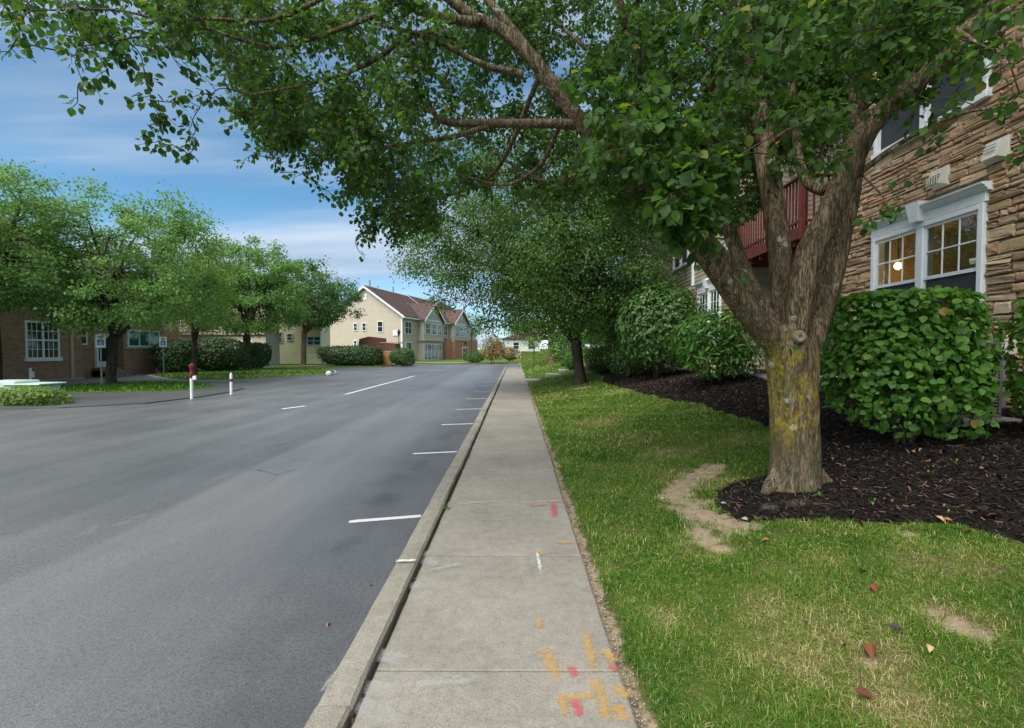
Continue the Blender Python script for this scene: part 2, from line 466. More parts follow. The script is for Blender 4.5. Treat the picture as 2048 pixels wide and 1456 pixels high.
MT['leaf_left'] = m_leaf('lot_tree_leaf', (0.09, 0.18, 0.055), (0.195, 0.33, 0.10), trans=0.42, rough=0.5)
MT['leaf_yel'] = m_leaf('yellow_green_leaf', (0.11, 0.18, 0.04), (0.24, 0.32, 0.07), trans=0.38, rough=0.5)
MT['leaf_shrub'] = m_leaf('shrub_leaf', (0.042, 0.12, 0.016), (0.105, 0.235, 0.028), yellow=(0.2, 0.13, 0.03), trans=0.3, rough=0.5, spec=0.3, warm=0.006)
MT['leaf_vib'] = m_leaf('dome_shrub_leaf', (0.035, 0.095, 0.02), (0.085, 0.175, 0.036), trans=0.22, rough=0.4)
MT['leaf_rhodo'] = m_leaf('rhododendron_leaf', (0.04, 0.12, 0.018), (0.11, 0.245, 0.032), trans=0.22, rough=0.36)
MT['leaf_dark'] = m_leaf('yew_leaf', (0.026, 0.07, 0.016), (0.065, 0.13, 0.03), trans=0.15, rough=0.55)
MT['leaf_lime'] = m_leaf('lime_bush_leaf', (0.06, 0.16, 0.02), (0.16, 0.30, 0.04), trans=0.3, rough=0.5)
MT['leaf_aut'] = m_leaf('autumn_leaf', (0.10, 0.12, 0.035), (0.30, 0.17, 0.06), trans=0.25, rough=0.5)
MT['white'] = plain('white_vinyl', (0.74, 0.77, 0.78), 0.4, 0.4, 0.04)
MT['white2'] = plain('white_paint', (0.72, 0.72, 0.69), 0.6, 0.3, 0.08, 14)
MT['mortar'] = plain('mortar', (0.16, 0.135, 0.105), 0.95, 0.1, 0.3, 14)
MT['red_wood'] = plain('red_deck_wood', (0.115, 0.028, 0.022), 0.6, 0.3, 0.3, 9)
MT['grey_metal'] = plain('grey_metal', (0.28, 0.29, 0.30), 0.45, 0.5, 0.1, 9, 0.6)
MT['dark'] = plain('dark_void', (0.02, 0.02, 0.022), 0.8, 0.1)
MT['black'] = plain('black_iron', (0.02, 0.02, 0.02), 0.5, 0.4)
MT['screen'] = plain('window_screen', (0.045, 0.05, 0.055), 0.7, 0.2)
MT['vent'] = plain('vent_plastic', (0.56, 0.55, 0.48), 0.5, 0.4, 0.08)
MT['beige_trim'] = plain('beige_trim', (0.48, 0.42, 0.32), 0.7, 0.2, 0.08)
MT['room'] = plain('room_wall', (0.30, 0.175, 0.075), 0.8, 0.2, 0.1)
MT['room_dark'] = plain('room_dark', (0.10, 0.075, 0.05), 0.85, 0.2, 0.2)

def m_siding(name, c, step=0.11, depth=0.02):
    m = Mat(name, 0.65, 0.25)
    x, y, z = m.xyz()
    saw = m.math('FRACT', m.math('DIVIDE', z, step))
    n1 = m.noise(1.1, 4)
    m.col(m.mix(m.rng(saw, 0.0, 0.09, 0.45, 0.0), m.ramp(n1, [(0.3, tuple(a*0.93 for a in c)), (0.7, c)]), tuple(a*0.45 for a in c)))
    m.bump(m.math('SUBTRACT', 1.0, saw), 0.9, depth)
    return m.m
MT['siding'] = m_siding('beige_siding', (0.52, 0.455, 0.35), 0.16)
MT['siding_cream'] = m_siding('cream_siding', (0.84, 0.81, 0.52), 0.30, 0.03)
MT['siding_grey'] = m_siding('pale_siding', (0.60, 0.60, 0.57), 0.2)
m = Mat('clapboard_vinyl', 0.6, 0.3)
m.col(m.mix(0.6, m.ramp(m.noise(2.5, 4), [(0.3, (0.36, 0.31, 0.23)), (0.7, (0.44, 0.385, 0.29))]), m.ramp(m.orand(), [(0, (0.85, 0.85, 0.85)), (1, (1, 1, 1))]), 'MULTIPLY'))
m.bump(m.noise(60, 3, stretch=(1, 0.1, 1)), 0.15, 0.003); MT['clap'] = m.m

def m_brick(name, c0, c1, mortar):
    m = Mat(name, 0.88, 0.2)
    x, y, z = m.xyz(m.objco())
    cb = m.n('ShaderNodeCombineXYZ'); m.l(m.math('ADD', x, y), cb.inputs[0]); m.l(z, cb.inputs[1])
    b = m.n('ShaderNodeTexBrick'); m.l(cb.outputs[0], b.inputs['Vector'])
    b.inputs['Scale'].default_value = 1.0; b.inputs['Brick Width'].default_value = 0.24; b.inputs['Row Height'].default_value = 0.085
    b.inputs['Mortar Size'].default_value = 0.008
    b.inputs['Color1'].default_value = (*c0, 1); b.inputs['Color2'].default_value = (*c1, 1); b.inputs['Mortar'].default_value = (*mortar, 1)
    c = m.mix(0.4, b.outputs['Color'], m.ramp(m.noise(3, 5), [(0.3, (0.6, 0.6, 0.6)), (0.7, (1, 1, 1))]), 'MULTIPLY')
    m.col(c); m.bump(m.math('SUBTRACT', 1.0, b.outputs['Fac']), 0.6, 0.012)
    return m.m
MT['brick'] = m_brick('brown_brick', (0.36, 0.205, 0.135), (0.48, 0.29, 0.19), (0.22, 0.165, 0.125))
MT['brick_red'] = m_brick('orange_brick', (0.44, 0.20, 0.115), (0.54, 0.27, 0.16), (0.40, 0.27, 0.19))

def m_shingle(name, c):
    m = Mat(name, 0.9, 0.15)
    n1 = m.noise(3.5, 4); v = m.voro(4.5, out='Color', stretch=(1, 1, 2.2))
    cc = m.ramp(n1, [(0.3, tuple(a*0.75 for a in c)), (0.7, tuple(a*1.15 for a in c))])
    cc = m.mix(0.35, cc, v, 'OVERLAY')
    m.col(cc); x, y, z = m.xyz(); m.bump(m.math('FRACT', m.math('DIVIDE', z, 0.14)), 0.5, 0.02)
    return m.m
MT['shingle'] = m_shingle('brown_shingle', (0.105, 0.068, 0.058))

# stone veneer: colour comes from each stone
m = Mat('ledge_stone', 0.85, 0.25)
sc = m.attr('rnd')
c = m.ramp(m.math('FRACT', m.math('ADD', sc, m.orand())), [(0.0, (0.30, 0.20, 0.12)), (0.2, (0.50, 0.365, 0.22)), (0.4, (0.62, 0.49, 0.32)), (0.55, (0.44, 0.245, 0.155)), (0.75, (0.54, 0.38, 0.215)), (0.9, (0.38, 0.30, 0.19)), (1.0, (0.52, 0.30, 0.18))])
n1 = m.noise(7, 5, 0.65); n2 = m.noise(38, 5, 0.7, stretch=(1, 0.6, 1.6))
c = m.mix(0.6, c, m.ramp(n1, [(0.3, (0.52, 0.46, 0.42)), (0.55, (1, 1, 1)), (0.75, (1, 0.96, 0.86))]), 'MULTIPLY')
c = m.mix(0.4, c, m.ramp(n2, [(0.32, (0.45, 0.42, 0.4)), (0.55, (1, 1, 1))]), 'MULTIPLY')
m.col(c); m.bump(m.math('ADD', m.math('MULTIPLY', n1, 0.5), m.math('MULTIPLY', n2, 0.5)), 0.8, 0.02); MT['stone'] = m.m

def m_glass(name, tint=(0.9, 0.95, 0.95), trans=0.8):
    m = Mat(name, 0.03, 0.5)
    gl = m.n('ShaderNodeBsdfGlossy'); gl.inputs['Roughness'].default_value = 0.02; gl.inputs['Color'].default_value = (0.95, 0.97, 1, 1)
    tr = m.n('ShaderNodeBsdfTransparent'); tr.inputs['Color'].default_value = (*tint, 1)
    fr = m.n('ShaderNodeFresnel'); fr.inputs['IOR'].default_value = 1.5
    wob = m.n('ShaderNodeBump'); wob.inputs['Strength'].default_value = 0.06; wob.inputs['Distance'].default_value = 0.05
    m.l(m.noise(3, 2), wob.inputs['Height']); m.l(wob.outputs[0], gl.inputs['Normal'])
    fac = m.math('MINIMUM', m.math('MULTIPLY', fr.outputs[0], 4.2), 0.8)
    fac = m.math('MAXIMUM', fac, 1 - trans)
    mx = m.n('ShaderNodeMixShader'); m.l(fac, mx.inputs[0]); m.l(tr.outputs[0], mx.inputs[1]); m.l(gl.outputs[0], mx.inputs[2])
    m.l(mx.outputs[0], m.out.inputs['Surface']); return m.m
MT['glass'] = m_glass('window_glass')
m = Mat('dark_glass', 0.06, 0.8, (0.02, 0.026, 0.03)); m.bump(m.noise(2, 2), 0.05, 0.03); MT['dglass'] = m.m
m = Mat('teal_glass', 0.08, 0.8, (0.01, 0.12, 0.10)); MT['tglass'] = m.m

def m_paint(name, c, soft=True, cover=0.85, scale=30):
    """worn paint: strip attribute a is 1 in the middle and 0 at the rim"""
    m = Mat(name, 0.8, 0.25, c)
    a = m.attr('a'); n1 = m.noise(scale, 5, 0.75); n2 = m.noise(160, 2, 0.7)
    t = m.math('ADD', m.math('MULTIPLY', a, 1.0), m.math('MULTIPLY', m.math('SUBTRACT', n1, 0.5), 2.4 if soft else 0.9))
    t = m.math('ADD', t, m.math('MULTIPLY', m.math('SUBTRACT', n2, 0.5), 1.6 if soft else 1.0))
    f = m.rng(t, 0.22 if soft else 0.25, 1.15 if soft else 0.4, 0.0, cover)
    tr = m.n('ShaderNodeBsdfTransparent'); mx = m.n('ShaderNodeMixShader')
    m.l(f, mx.inputs[0]); m.l(tr.outputs[0], mx.inputs[1]); m.l(m.b.outputs[0], mx.inputs[2]); m.l(mx.outputs[0], m.out.inputs['Surface'])
    return m.m
MT['p_line'] = m_paint('line_paint', (0.64, 0.64, 0.62), False, 0.92, 22)
MT['p_yellow'] = m_paint('orange_spray', (0.55, 0.34, 0.10), True, 0.62)
MT['p_red'] = m_paint('red_spray', (0.58, 0.09, 0.10), True, 0.65)
MT['p_white'] = m_paint('white_spray', (0.75, 0.76, 0.76), True, 0.75)
MT['p_lime'] = m_paint('lime_deposit', (0.52, 0.52, 0.50), True, 0.36, 9)
MT['p_oil'] = m_paint('oil_stain', (0.035, 0.035, 0.035), True, 0.12, 5)

# lawn and mulch
m = Mat('lawn_soil', 0.95, 0.1)
dry, dirt = m.attr('dry'), m.attr('dirt')
g = m.ramp(m.noise(2.6, 5, 0.65), [(0.3, (0.06, 0.085, 0.02)), (0.55, (0.11, 0.13, 0.032)), (0.75, (0.18, 0.165, 0.06))])
g = m.mix(m.rng(m.math('ADD', dry, m.math('MULTIPLY', m.math('SUBTRACT', m.noise(9, 6, 0.7), 0.5), 2.0)), 0.3, 1.1), g, m.ramp(m.noise(40, 5, 0.7), [(0.3, (0.09, 0.075, 0.03)), (0.7, (0.27, 0.215, 0.105))]))
dt = m.ramp(m.noise(14, 6, 0.7), [(0.3, (0.20, 0.145, 0.085)), (0.5, (0.36, 0.285, 0.185)), (0.72, (0.44, 0.365, 0.26))])
g = m.mix(m.rng(m.math('ADD', dirt, m.math('MULTIPLY', m.math('SUBTRACT', m.noise(12, 6, 0.7), 0.5), 1.5)), 0.35, 0.75), g, dt)
m.col(g); m.bump(m.noise(60, 5, 0.75), 0.9, 0.02); MT['lawn'] = m.m
m = Mat('far_grass', 0.95, 0.1)
m.col(m.ramp(m.math('ADD', m.math('MULTIPLY', m.noise(0.5, 5), 0.5), m.math('MULTIPLY', m.noise(9, 4), 0.5)), [(0.35, (0.065, 0.115, 0.022)), (0.65, (0.16, 0.21, 0.05))]))
m.bump(m.noise(25, 4, 0.7), 0.8, 0.05); MT['far_grass'] = m.m
m = Mat('grass_blade', 0.55, 0.25)
t = m.attr('rnd')
c = m.ramp(t, [(0.0, (0.035, 0.125, 0.012)), (0.3, (0.075, 0.205, 0.016)), (0.55, (0.165, 0.275, 0.03)), (0.78, (0.32, 0.32, 0.10)), (1.0, (0.58, 0.48, 0.26))])
m.col(c)
tr = m.n('ShaderNodeBsdfTranslucent'); m.l(m.mix(1.0, c, (1.4, 1.5, 0.9), 'MULTIPLY'), tr.inputs['Color'])
mx = m.n('ShaderNodeMixShader'); mx.inputs[0].default_value = 0.3
m.l(m.b.outputs[0], mx.inputs[1]); m.l(tr.outputs[0], mx.inputs[2]); m.l(mx.outputs[0], m.out.inputs['Surface']); MT['blade'] = m.m
m = Mat('mulch', 0.95, 0.15)
c = m.ramp(m.noise(34, 5, 0.75), [(0.35, (0.010, 0.008, 0.007)), (0.55, (0.028, 0.022, 0.018)), (0.72, (0.06, 0.045, 0.035))])
m.col(m.mix(m.rng(m.attr('bare'), 0.2, 0.8), c, (0.20, 0.155, 0.11))); m.bump(m.noise(70, 5, 0.8), 1.0, 0.04); MT['mulch'] = m.m
m = Mat('mulch_chip', 0.9, 0.15)
m.col(m.ramp(m.attr('rnd'), [(0.0, (0.012, 0.010, 0.009)), (0.5, (0.032, 0.026, 0.022)), (0.8, (0.065, 0.047, 0.036)), (0.93, (0.13, 0.075, 0.045)), (1.0, (0.27, 0.17, 0.10))])); MT['chip'] = m.m
m = Mat('pebble', 0.85, 0.25)
m.col(m.ramp(m.attr('rnd'), [(0, (0.10, 0.08, 0.06)), (0.5, (0.22, 0.19, 0.15)), (1, (0.40, 0.36, 0.30))])); MT['pebble'] = m.m
m = Mat('fallen_leaf_brown', 0.7, 0.3)
m.col(m.ramp(m.orand(), [(0, (0.10, 0.03, 0.015)), (0.4, (0.25, 0.09, 0.035)), (0.8, (0.34, 0.17, 0.07)), (1, (0.45, 0.30, 0.15))])); m.bump(m.noise(80, 3), 0.3, 0.004); MT['fallen'] = m.m
m = Mat('fallen_leaf_purple', 0.7, 0.3, (0.05, 0.025, 0.035)); MT['fallen_dark'] = m.m
m = Mat('lamp_glow', 0.5, 0.2, (0.9, 0.7, 0.4)); m.b.inputs['Emission Color'].default_value = (1, 0.62, 0.25, 1); m.b.inputs['Emission Strength'].default_value = 2.6; MT['glow'] = m.m
MT['blue'] = plain('sign_blue', (0.02, 0.10, 0.42), 0.5)
MT['green_box'] = plain('pale_green_box', (0.48, 0.60, 0.52), 0.55, 0.3, 0.1)
MT['post_red'] = plain('dark_red_paint', (0.16, 0.02, 0.02), 0.6, 0.3, 0.3, 12)
MT['tan'] = plain('tan_wall', (0.42, 0.23, 0.09), 0.8, 0.2, 0.1, 3)
MT['tarp'] = plain('red_brown_wall', (0.20, 0.085, 0.06), 0.85, 0.2, 0.12, 3)
MT['scar'] = plain('cut_wood', (0.23, 0.18, 0.125), 0.9, 0.15, 0.35, 40)

# ================================================================== SETTING
def poly_sd(P, x, y):
    """signed distance to a polygon, positive inside"""
    P = np.array(P, float); x = np.asarray(x, float); y = np.asarray(y, float)
    d = np.full(x.shape, 1e9); ins = np.zeros(x.shape, bool)
    n = len(P)
    for i in range(n):
        a, b = P[i], P[(i+1) % n]; e = b - a
        t = np.clip(((x-a[0])*e[0] + (y-a[1])*e[1]) / (e @ e + 1e-12), 0, 1)
        d = np.minimum(d, np.hypot(x-a[0]-t*e[0], y-a[1]-t*e[1]))
        c = ((a[1] > y) != (b[1] > y)) & (x < (b[0]-a[0])*(y-a[1])/(b[1]-a[1]+1e-12) + a[0])
        ins ^= c
    return np.where(ins, d, -d)
def wob2(x, y, k=1.0, s=0.0):
    return (np.sin(x*1.7*k+s)*np.cos(y*1.3*k-s*2) + 0.5*np.sin(x*4.1*k+y*3.3*k+s) + 0.3*np.sin(x*9.3*k-y*7.7*k+2*s)) / 1.8

# base ground to the horizon
bg = MB(); bg.add([(-900,-300,-0.14),(900,-300,-0.14),(900,1500,-0.14),(-900,1500,-0.14)], [(0,1,2,3)])
tag(obj('ground', bg, MT['far_grass']), 'wide flat grass ground under the whole street', 'ground', kind='structure')

# road sheet
road = thing('road', 'wide grey asphalt road with worn white lines', 'road', (-5, 20, ROAD_Z), kind='structure')
xs = np.linspace(-70, -0.872, 60); ys = np.concatenate([np.linspace(-8, 30, 60), np.linspace(32, 56, 20)])
gx, gy = np.meshgrid(xs, ys); V = np.stack([gx.ravel(), gy.ravel(), np.full(gx.size, ROAD_Z)], 1)
def gridf(nx, ny):
    i = np.arange(ny-1)[:, None]*nx + np.arange(nx-1)[None]; i = i.ravel()
    return np.stack([i, i+1, i+1+nx, i+nx], 1)
fast_mesh('asphalt', V, gridf(60, 80), MT['asphalt'], road)
far_road = MB(); far_road.add([(-0.872, 41.2, ROAD_Z), (0.495, 41.2, ROAD_Z), (0.495, 56, ROAD_Z), (-0.872, 56, ROAD_Z)], [(0,1,2,3)])
obj('road_bend', far_road, MT['asphalt'], road, world=True)

def decal(name, pts, width, mat, parent, z, seg=3, soft=True):
    """thin worn paint strip lying on a surface"""
    P = np.array(pts, float)
    if len(P) > 2: P = smooth_path(P, 4)
    elif True: P = np.linspace(P[0], P[-1], 9)
    T = np.gradient(P, axis=0); T /= np.linalg.norm(T, axis=1)[:, None] + 1e-9
    Nn = np.stack([-T[:, 1], T[:, 0]], 1)
    k = 7; v = []; a = []
    for i in range(len(P)):
        for j in range(k):
            u = j/(k-1)*2-1
            q = P[i] + Nn[i]*u*width/2
            v.append((q[0], q[1], z(q[0], q[1]) if callable(z) else z))
            e = min(i, len(P)-1-i)/(len(P)-1)*2
            a.append((1-abs(u)**1.3) * min(1, e*2.5) if soft else (1.0 if abs(u) < 0.9 and 0 < e else 0.3))
    return fast_mesh(name, np.array(v), gridf(k, len(P)), mat, parent, pattr={'a': a})
RZ = ROAD_Z + 0.004
for k, Y0 in enumerate([4.53, 7.45, 10.3, 12.9, 15.6, 18.3, 21.0, 23.8, 26.6]):
    decal('parking_line', [(-1.62, Y0-0.07), (-0.93, Y0+0.08)] if k else [(-1.60, 4.45), (-0.93, 4.61)], 0.075, MT['p_line'], road, RZ, soft=False)
decal('lane_line', [(-6.2, 17.0), (-6.2, 23.0), (-6.2, 29.0)], 0.14, MT['p_line'], road, RZ, soft=False)
decal('lane_line', [(-6.45, 12.9), (-6.1, 13.6)], 0.16, MT['p_line'], road, RZ, soft=False)
for (px, py, w, l) in [(678,1135,0.07,0.05),(560,890,0.25,0.5),(780,960,0.5,0.8),(840,930,0.4,0.9),(900,870,0.5,1.5),(760,1000,0.5,0.6),(690,1090,0.3,0.5)]:
    p = toflat(px, py, ROAD_Z); decal('oil_stain', [(p[0]-w/4, p[1]-l/2), (p[0], p[1]), (p[0]+w/5, p[1]+l/2)], w, MT['p_oil'], road, RZ+0.001)

# kerb: separate stones, a little uneven
kerb = thing('kerb', 'pale concrete kerb between the asphalt and the walk', 'kerb', (-0.78, 0, 0), kind='structure')
Y0 = 1.98 - 1.37*3
for k in range(32):
    a, b = Y0 + 1.37*k, Y0 + 1.37*(k+1) - 0.012
    mb = MB(); n = 9; prof = [(-0.872, -0.16), (-0.868, 0.022), (-0.852, 0.048), (-0.78, 0.052), (-0.722, 0.050), (-0.704, 0.036), (-0.700, -0.16)]
    v = []; dz = random.uniform(-0.006, 0.008); dx = random.uniform(-0.006, 0.006)
    for i in range(n):
        y = a + (b-a)*i/(n-1)
        for q, (x, z) in enumerate(prof):
            jz = 0.004*mnoise.noise(Vector((x*9, y*6, 3.1))) if z > 0 else 0
            e = 0.008 if (i in (0, n-1) and 0 < q < 6) else 0.0
            jx = 0.006*mnoise.noise(Vector((y*5, q*3.3, 8))) if q in (1, 2, 4, 5) else 0
            v.append((x+dx+jx, y, z+dz*(z > 0)+jz-e))
    m_ = len(prof)
    f = [(i*m_+q, i*m_+q+1, (i+1)*m_+q+1, (i+1)*m_+q) for i in range(n-1) for q in range(m_-1)] + [tuple(range(m_)), tuple(range((n-1)*m_, n*m_))[::-1]]
    f = [t[::-1] for t in f]
    mb.add(v, f); obj('kerb_stone', mb, MT['kerb'], kerb, world=True)
KZ = 0.058
decal('paint_mark', [(-0.86, 3.33), (-0.715, 3.34)], 0.035, MT['p_white'], kerb, KZ, soft=False)
decal('paint_mark', [(-0.865, 2.0), (-0.845, 2.2)], 0.03, MT['p_lime'], kerb, KZ+0.001)

# sidewalk slabs
walk = thing('sidewalk', 'straight pale concrete footpath with spray paint marks', 'sidewalk', (-0.09, 0, 0), kind='structure')
Y0 = 2.26 - 1.29*4
for k in range(34):
    a, b = Y0 + 1.29*k + 0.006, Y0 + 1.29*(k+1) - 0.006
    dz = random.uniform(-0.004, 0.003)
    n = 9; v = []; L_ = -0.684 + random.uniform(-0.006, 0.004); R_ = WALK_R + random.uniform(-0.006, 0.006)
    us = [0, 0.006, 0.25, 0.5, 0.75, 0.994, 1.0]
    ysn = [a, a+0.008] + list(np.linspace(a, b, n)[1:-1]) + [b-0.008, b]
    for i, y in enumerate(ysn):
        for j, u in enumerate(us):
            edge = (i in (0, len(ysn)-1)) or (j in (0, len(us)-1))
            rag = 0.012*mnoise.noise(Vector((y*7, j*5.1, 2))) if j in (0, len(us)-1) else 0
            v.append((L_ + (R_-L_)*u + rag, y, dz - (0.004 if edge else 0) + 0.002*mnoise.noise(Vector((u*3, y*2, 5)))))
    nj = len(us); f = gridf(nj, len(ysn)).tolist()
    top = len(v); rim = [j for j in range(nj)] + [(i+1)*nj-1 for i in range(1, len(ysn))] + [(len(ysn)-1)*nj+j for j in range(nj-2, -1, -1)] + [i*nj for i in range(len(ysn)-2, 0, -1)]
    for r in rim: v.append((v[r][0], v[r][1], -0.12))
    for q in range(len(rim)):
        q2 = (q+1) % len(rim); f.append((rim[q], top+q, top+q2, rim[q2]))
    mb = MB(); mb.add(v, f); obj('slab', mb, MT['walk'], walk, world=True)
gap = MB(); gap.box(-0.73, -0.66, -3, 42, -0.13, -0.035)
obj('joint_fill', gap, MT['mortar'], walk, world=True)
WZ = 0.006
def spray(px0, px1, w, mat, mid=None):
    pts = [toflat(*px0, 0)[:2]] + ([toflat(*mid, 0)[:2]] if mid else []) + [toflat(*px1, 0)[:2]]
    spray.k += 1
    return decal('paint_mark', pts, w*(2.2 if mat == 'p_lime' else 1.9), MT[mat], walk, WZ + 0.0006*(spray.k % 7))
spray.k = 0
spray((1106,1003),(1110,1040),0.055,'p_red'); spray((1050,1015),(1100,1010),0.03,'p_red')
spray((1090,1005),(1130,1002),0.03,'p_yellow'); spray((1105,1086),(1155,1086),0.045,'p_yellow')
spray((1073,1098),(1083,1152),0.022,'p_white'); spray((1066,1100),(1090,1112),0.045,'p_yellow')
spray((1085,1292),(1118,1370),0.06,'p_yellow', mid=(1098,1320)); spray((1075,1235),(1080,1262),0.03,'p_yellow')
spray((1168,1258),(1190,1350),0.05,'p_yellow', mid=(1178,1300)); spray((1186,1345),(1218,1456),0.055,'p_yellow', mid=(1203,1400))
spray((1112,1398),(1205,1395),0.035,'p_yellow'); spray((1120,1385),(1132,1440),0.035,'p_yellow')
spray((1205,1300),(1235,1330),0.06,'p_yellow'); spray((1225,1370),(1262,1400),0.06,'p_yellow'); spray((1235,1410),(1250,1450),0.05,'p_yellow')
spray((1190,1430),(1262,1412),0.03,'p_yellow')
spray((1138,1330),(1155,1360),0.04,'p_red'); spray((1210,1333),(1240,1345),0.03,'p_red'); spray((1150,1400),(1160,1440),0.04,'p_red')
for a in [((850,1100),(870,1140),0.10),((815,1180),(850,1165),0.14),((760,1330),(790,1300),0.14),((740,1400),(760,1360),0.16),((900,1358),(930,1352),0.03),((800,1372),(960,1365),0.03),((850,1145),(930,1128),0.05),((900,1010),(1020,1003),0.02),((720,1440),(760,1400),0.2)]:
    spray(a[0], a[1], a[2], 'p_lime')

# lawn, bed and bare earth
bed_px = [(2300,1190),(2048,1095),(1900,1052),(1780,1056),(1700,1048),(1600,1045),(1520,1040),(1450,1030),(1413,1005),(1418,978),(1480,956),(1540,945),(1548,870),(1490,838),(1400,812),(1300,793),(1240,776),(1200,762),(1205,750)]
BED = [tuple(hit(*p)[:2]) for p in bed_px] + [(3.4, 24.0), (3.1, 30), (7.0, 30), (9, 20), (9, -3), (3.5, -3)]
def bed_sd(x, y): return poly_sd(BED, x, y) + 0.05*wob2(x, y, 2.2, 1.3)
def along(L, k, r): return [((L[i][0]+(L[i+1][0]-L[i][0])*j/k, L[i][1]+(L[i+1][1]-L[i][1])*j/k), r) for i in range(len(L)-1) for j in range(k)]
DIRTS = along([(1425,932),(1378,958),(1345,992),(1388,1018),(1432,1036),(1478,1050)], 4, 0.15) + along([(1395,1062),(1430,1088),(1460,1096)], 3, 0.095) + [((1365,985),0.11),((1415,1000),0.09),((1820,1065),0.08),((1860,1215),0.06),((1910,1240),0.07),((1950,1262),0.05),((1740,1318),0.05)]
DIRTS = [(hit(*p)[:2], r*(1.35 if p[0] < 1500 else 1.2)) for p, r in DIRTS] + [(hit(1160,775)[:2], 0.55)]
DRYS = [((1680,1260),0.28),((1620,1310),0.25),((1750,1300),0.22),((1560,1220),0.2),((1900,1230),0.16),((1960,1260),0.12),((1330,905),0.5),((1250,880),0.5),((1200,840),0.7),((1880,1130),0.3),((1420,1080),0.3),((1400,960),0.4),((1800,1400),0.2),((1330,1230),0.12),((1250,780),0.6),((1100,790),0.6),((1640,1110),0.15),((1480,880),0.3),((1950,1120),0.25)]
DRYS = [(hit(*p)[:2], r) for p, r in DRYS]
def blobs(L, x, y):
    o = np.zeros(np.shape(x))
    for (c, r) in L: o = np.maximum(o, 1 - sstep(0.15*r, 1.55*r, np.hypot(x-c[0], y-c[1]) + 0.3*r*wob2(x*5, y*5, 1, c[0]) + 0.2*r*wob2(x*17, y*17, 1, c[1])))
    return o
xs = np.concatenate([np.arange(WALK_R-0.02, 4.6, 0.075), np.arange(4.65, 12, 0.5), [14, 20, 40]])
ys = np.concatenate([np.arange(-3, 12, 0.085), 12*1.025**np.arange(0, 66)])
gx, gy = np.meshgrid(xs, ys); x = gx.ravel(); y = gy.ravel()
z = G(x, y) - 0.035 + 0.02*sstep(WALK_R, WALK_R+0.2, x) + 0.008*wob2(x, y, 5, 0.4)
dirt = blobs(DIRTS, x, y); dry = blobs(DRYS, x, y)
edge = 1 - sstep(0.03, 0.10, x - WALK_R - 0.03*wob2(x*3, y*3))
z -= 0.02*dirt
lawn = fast_mesh('lawn', np.stack([x, y, z], 1), gridf(len(xs), len(ys)), MT['lawn'], smooth=True, pattr={'dirt': np.maximum(dirt, edge), 'dry': dry})
tag(lawn, 'sloping green lawn with bare tan patches beside the walk', 'lawn', kind='structure')
# mulch sheet
xs = np.arange(1.2, 8.6, 0.06); ys = np.concatenate([np.arange(-1, 9, 0.07), np.arange(9, 26, 0.16)])
gx, gy = np.meshgrid(xs, ys); x = gx.ravel(); y = gy.ravel(); sd_ = bed_sd(x, y)
z = G(x, y) - 0.085 + 0.10*sstep(-0.12, 0.16, sd_) + 0.012*wob2(x, y, 7, 2) + rng.normal(0, 0.004, x.size)
F = gridf(len(xs), len(ys)); keep = (sd_[F] > -0.14).all(1)
tb = hit(1592, 985)
bare = blobs([(hit(1590,1010)[:2], 0.10), (hit(1540,1018)[:2], 0.08), (hit(1640,1012)[:2], 0.06)], x, y)
mu = fast_mesh('mulch_bed', np.stack([x, y, z], 1), F[keep], MT['mulch'], smooth=True, pattr={'bare': bare})
tag(mu, 'dark shredded bark bed sloping up to the house', 'mulch bed', kind='structure')
def bed_z(x, y): return G(x, y) - 0.085 + 0.10*sstep(-0.12, 0.16, bed_sd(x, y)) + 0.012*wob2(x, y, 7, 2)
def ground_z(x, y): return float(np.maximum(G(x, y) - 0.015, bed_z(x, y)))

# bark chips
n = 90000
x = rng.uniform(1.3, 6.4, n); y = 1.2 + 15*rng.random(n)**1.7
k = bed_sd(x, y) > -0.04; x, y = x[k], y[k]; n = len(x)
th = rng.uniform(0, 6.283, n); L_ = rng.uniform(0.006, 0.024, n)*(1+y/14)*np.where(rng.random(n) < 0.06, 1.8, 1); W_ = rng.uniform(0.002, 0.006, n)*(1+y/14)
tilt = rng.normal(0, 0.35, n); z = bed_z(x, y) + rng.uniform(0.004, 0.02, n)
ax = np.stack([np.cos(th)*np.cos(tilt), np.sin(th)*np.cos(tilt), np.sin(tilt)], 1); sx = np.stack([-np.sin(th), np.cos(th), rng.normal(0, 0.4, n)], 1)
C = np.stack([x, y, z], 1)
V = np.stack([C-ax*L_[:, None]-sx*W_[:, None], C+ax*L_[:, None]-sx*W_[:, None]*0.6, C+ax*L_[:, None]*0.9+sx*W_[:, None], C-ax*L_[:, None]*0.8+sx*W_[:, None]], 1).reshape(-1, 3)
ch = fast_mesh('bark_chips', V, np.arange(4*n).reshape(-1, 4), MT['chip'], attr={'rnd': rng.random(n)**1.6})
tag(ch, 'loose dark bark chips spread over the planting bed', 'bark chips', kind='stuff')

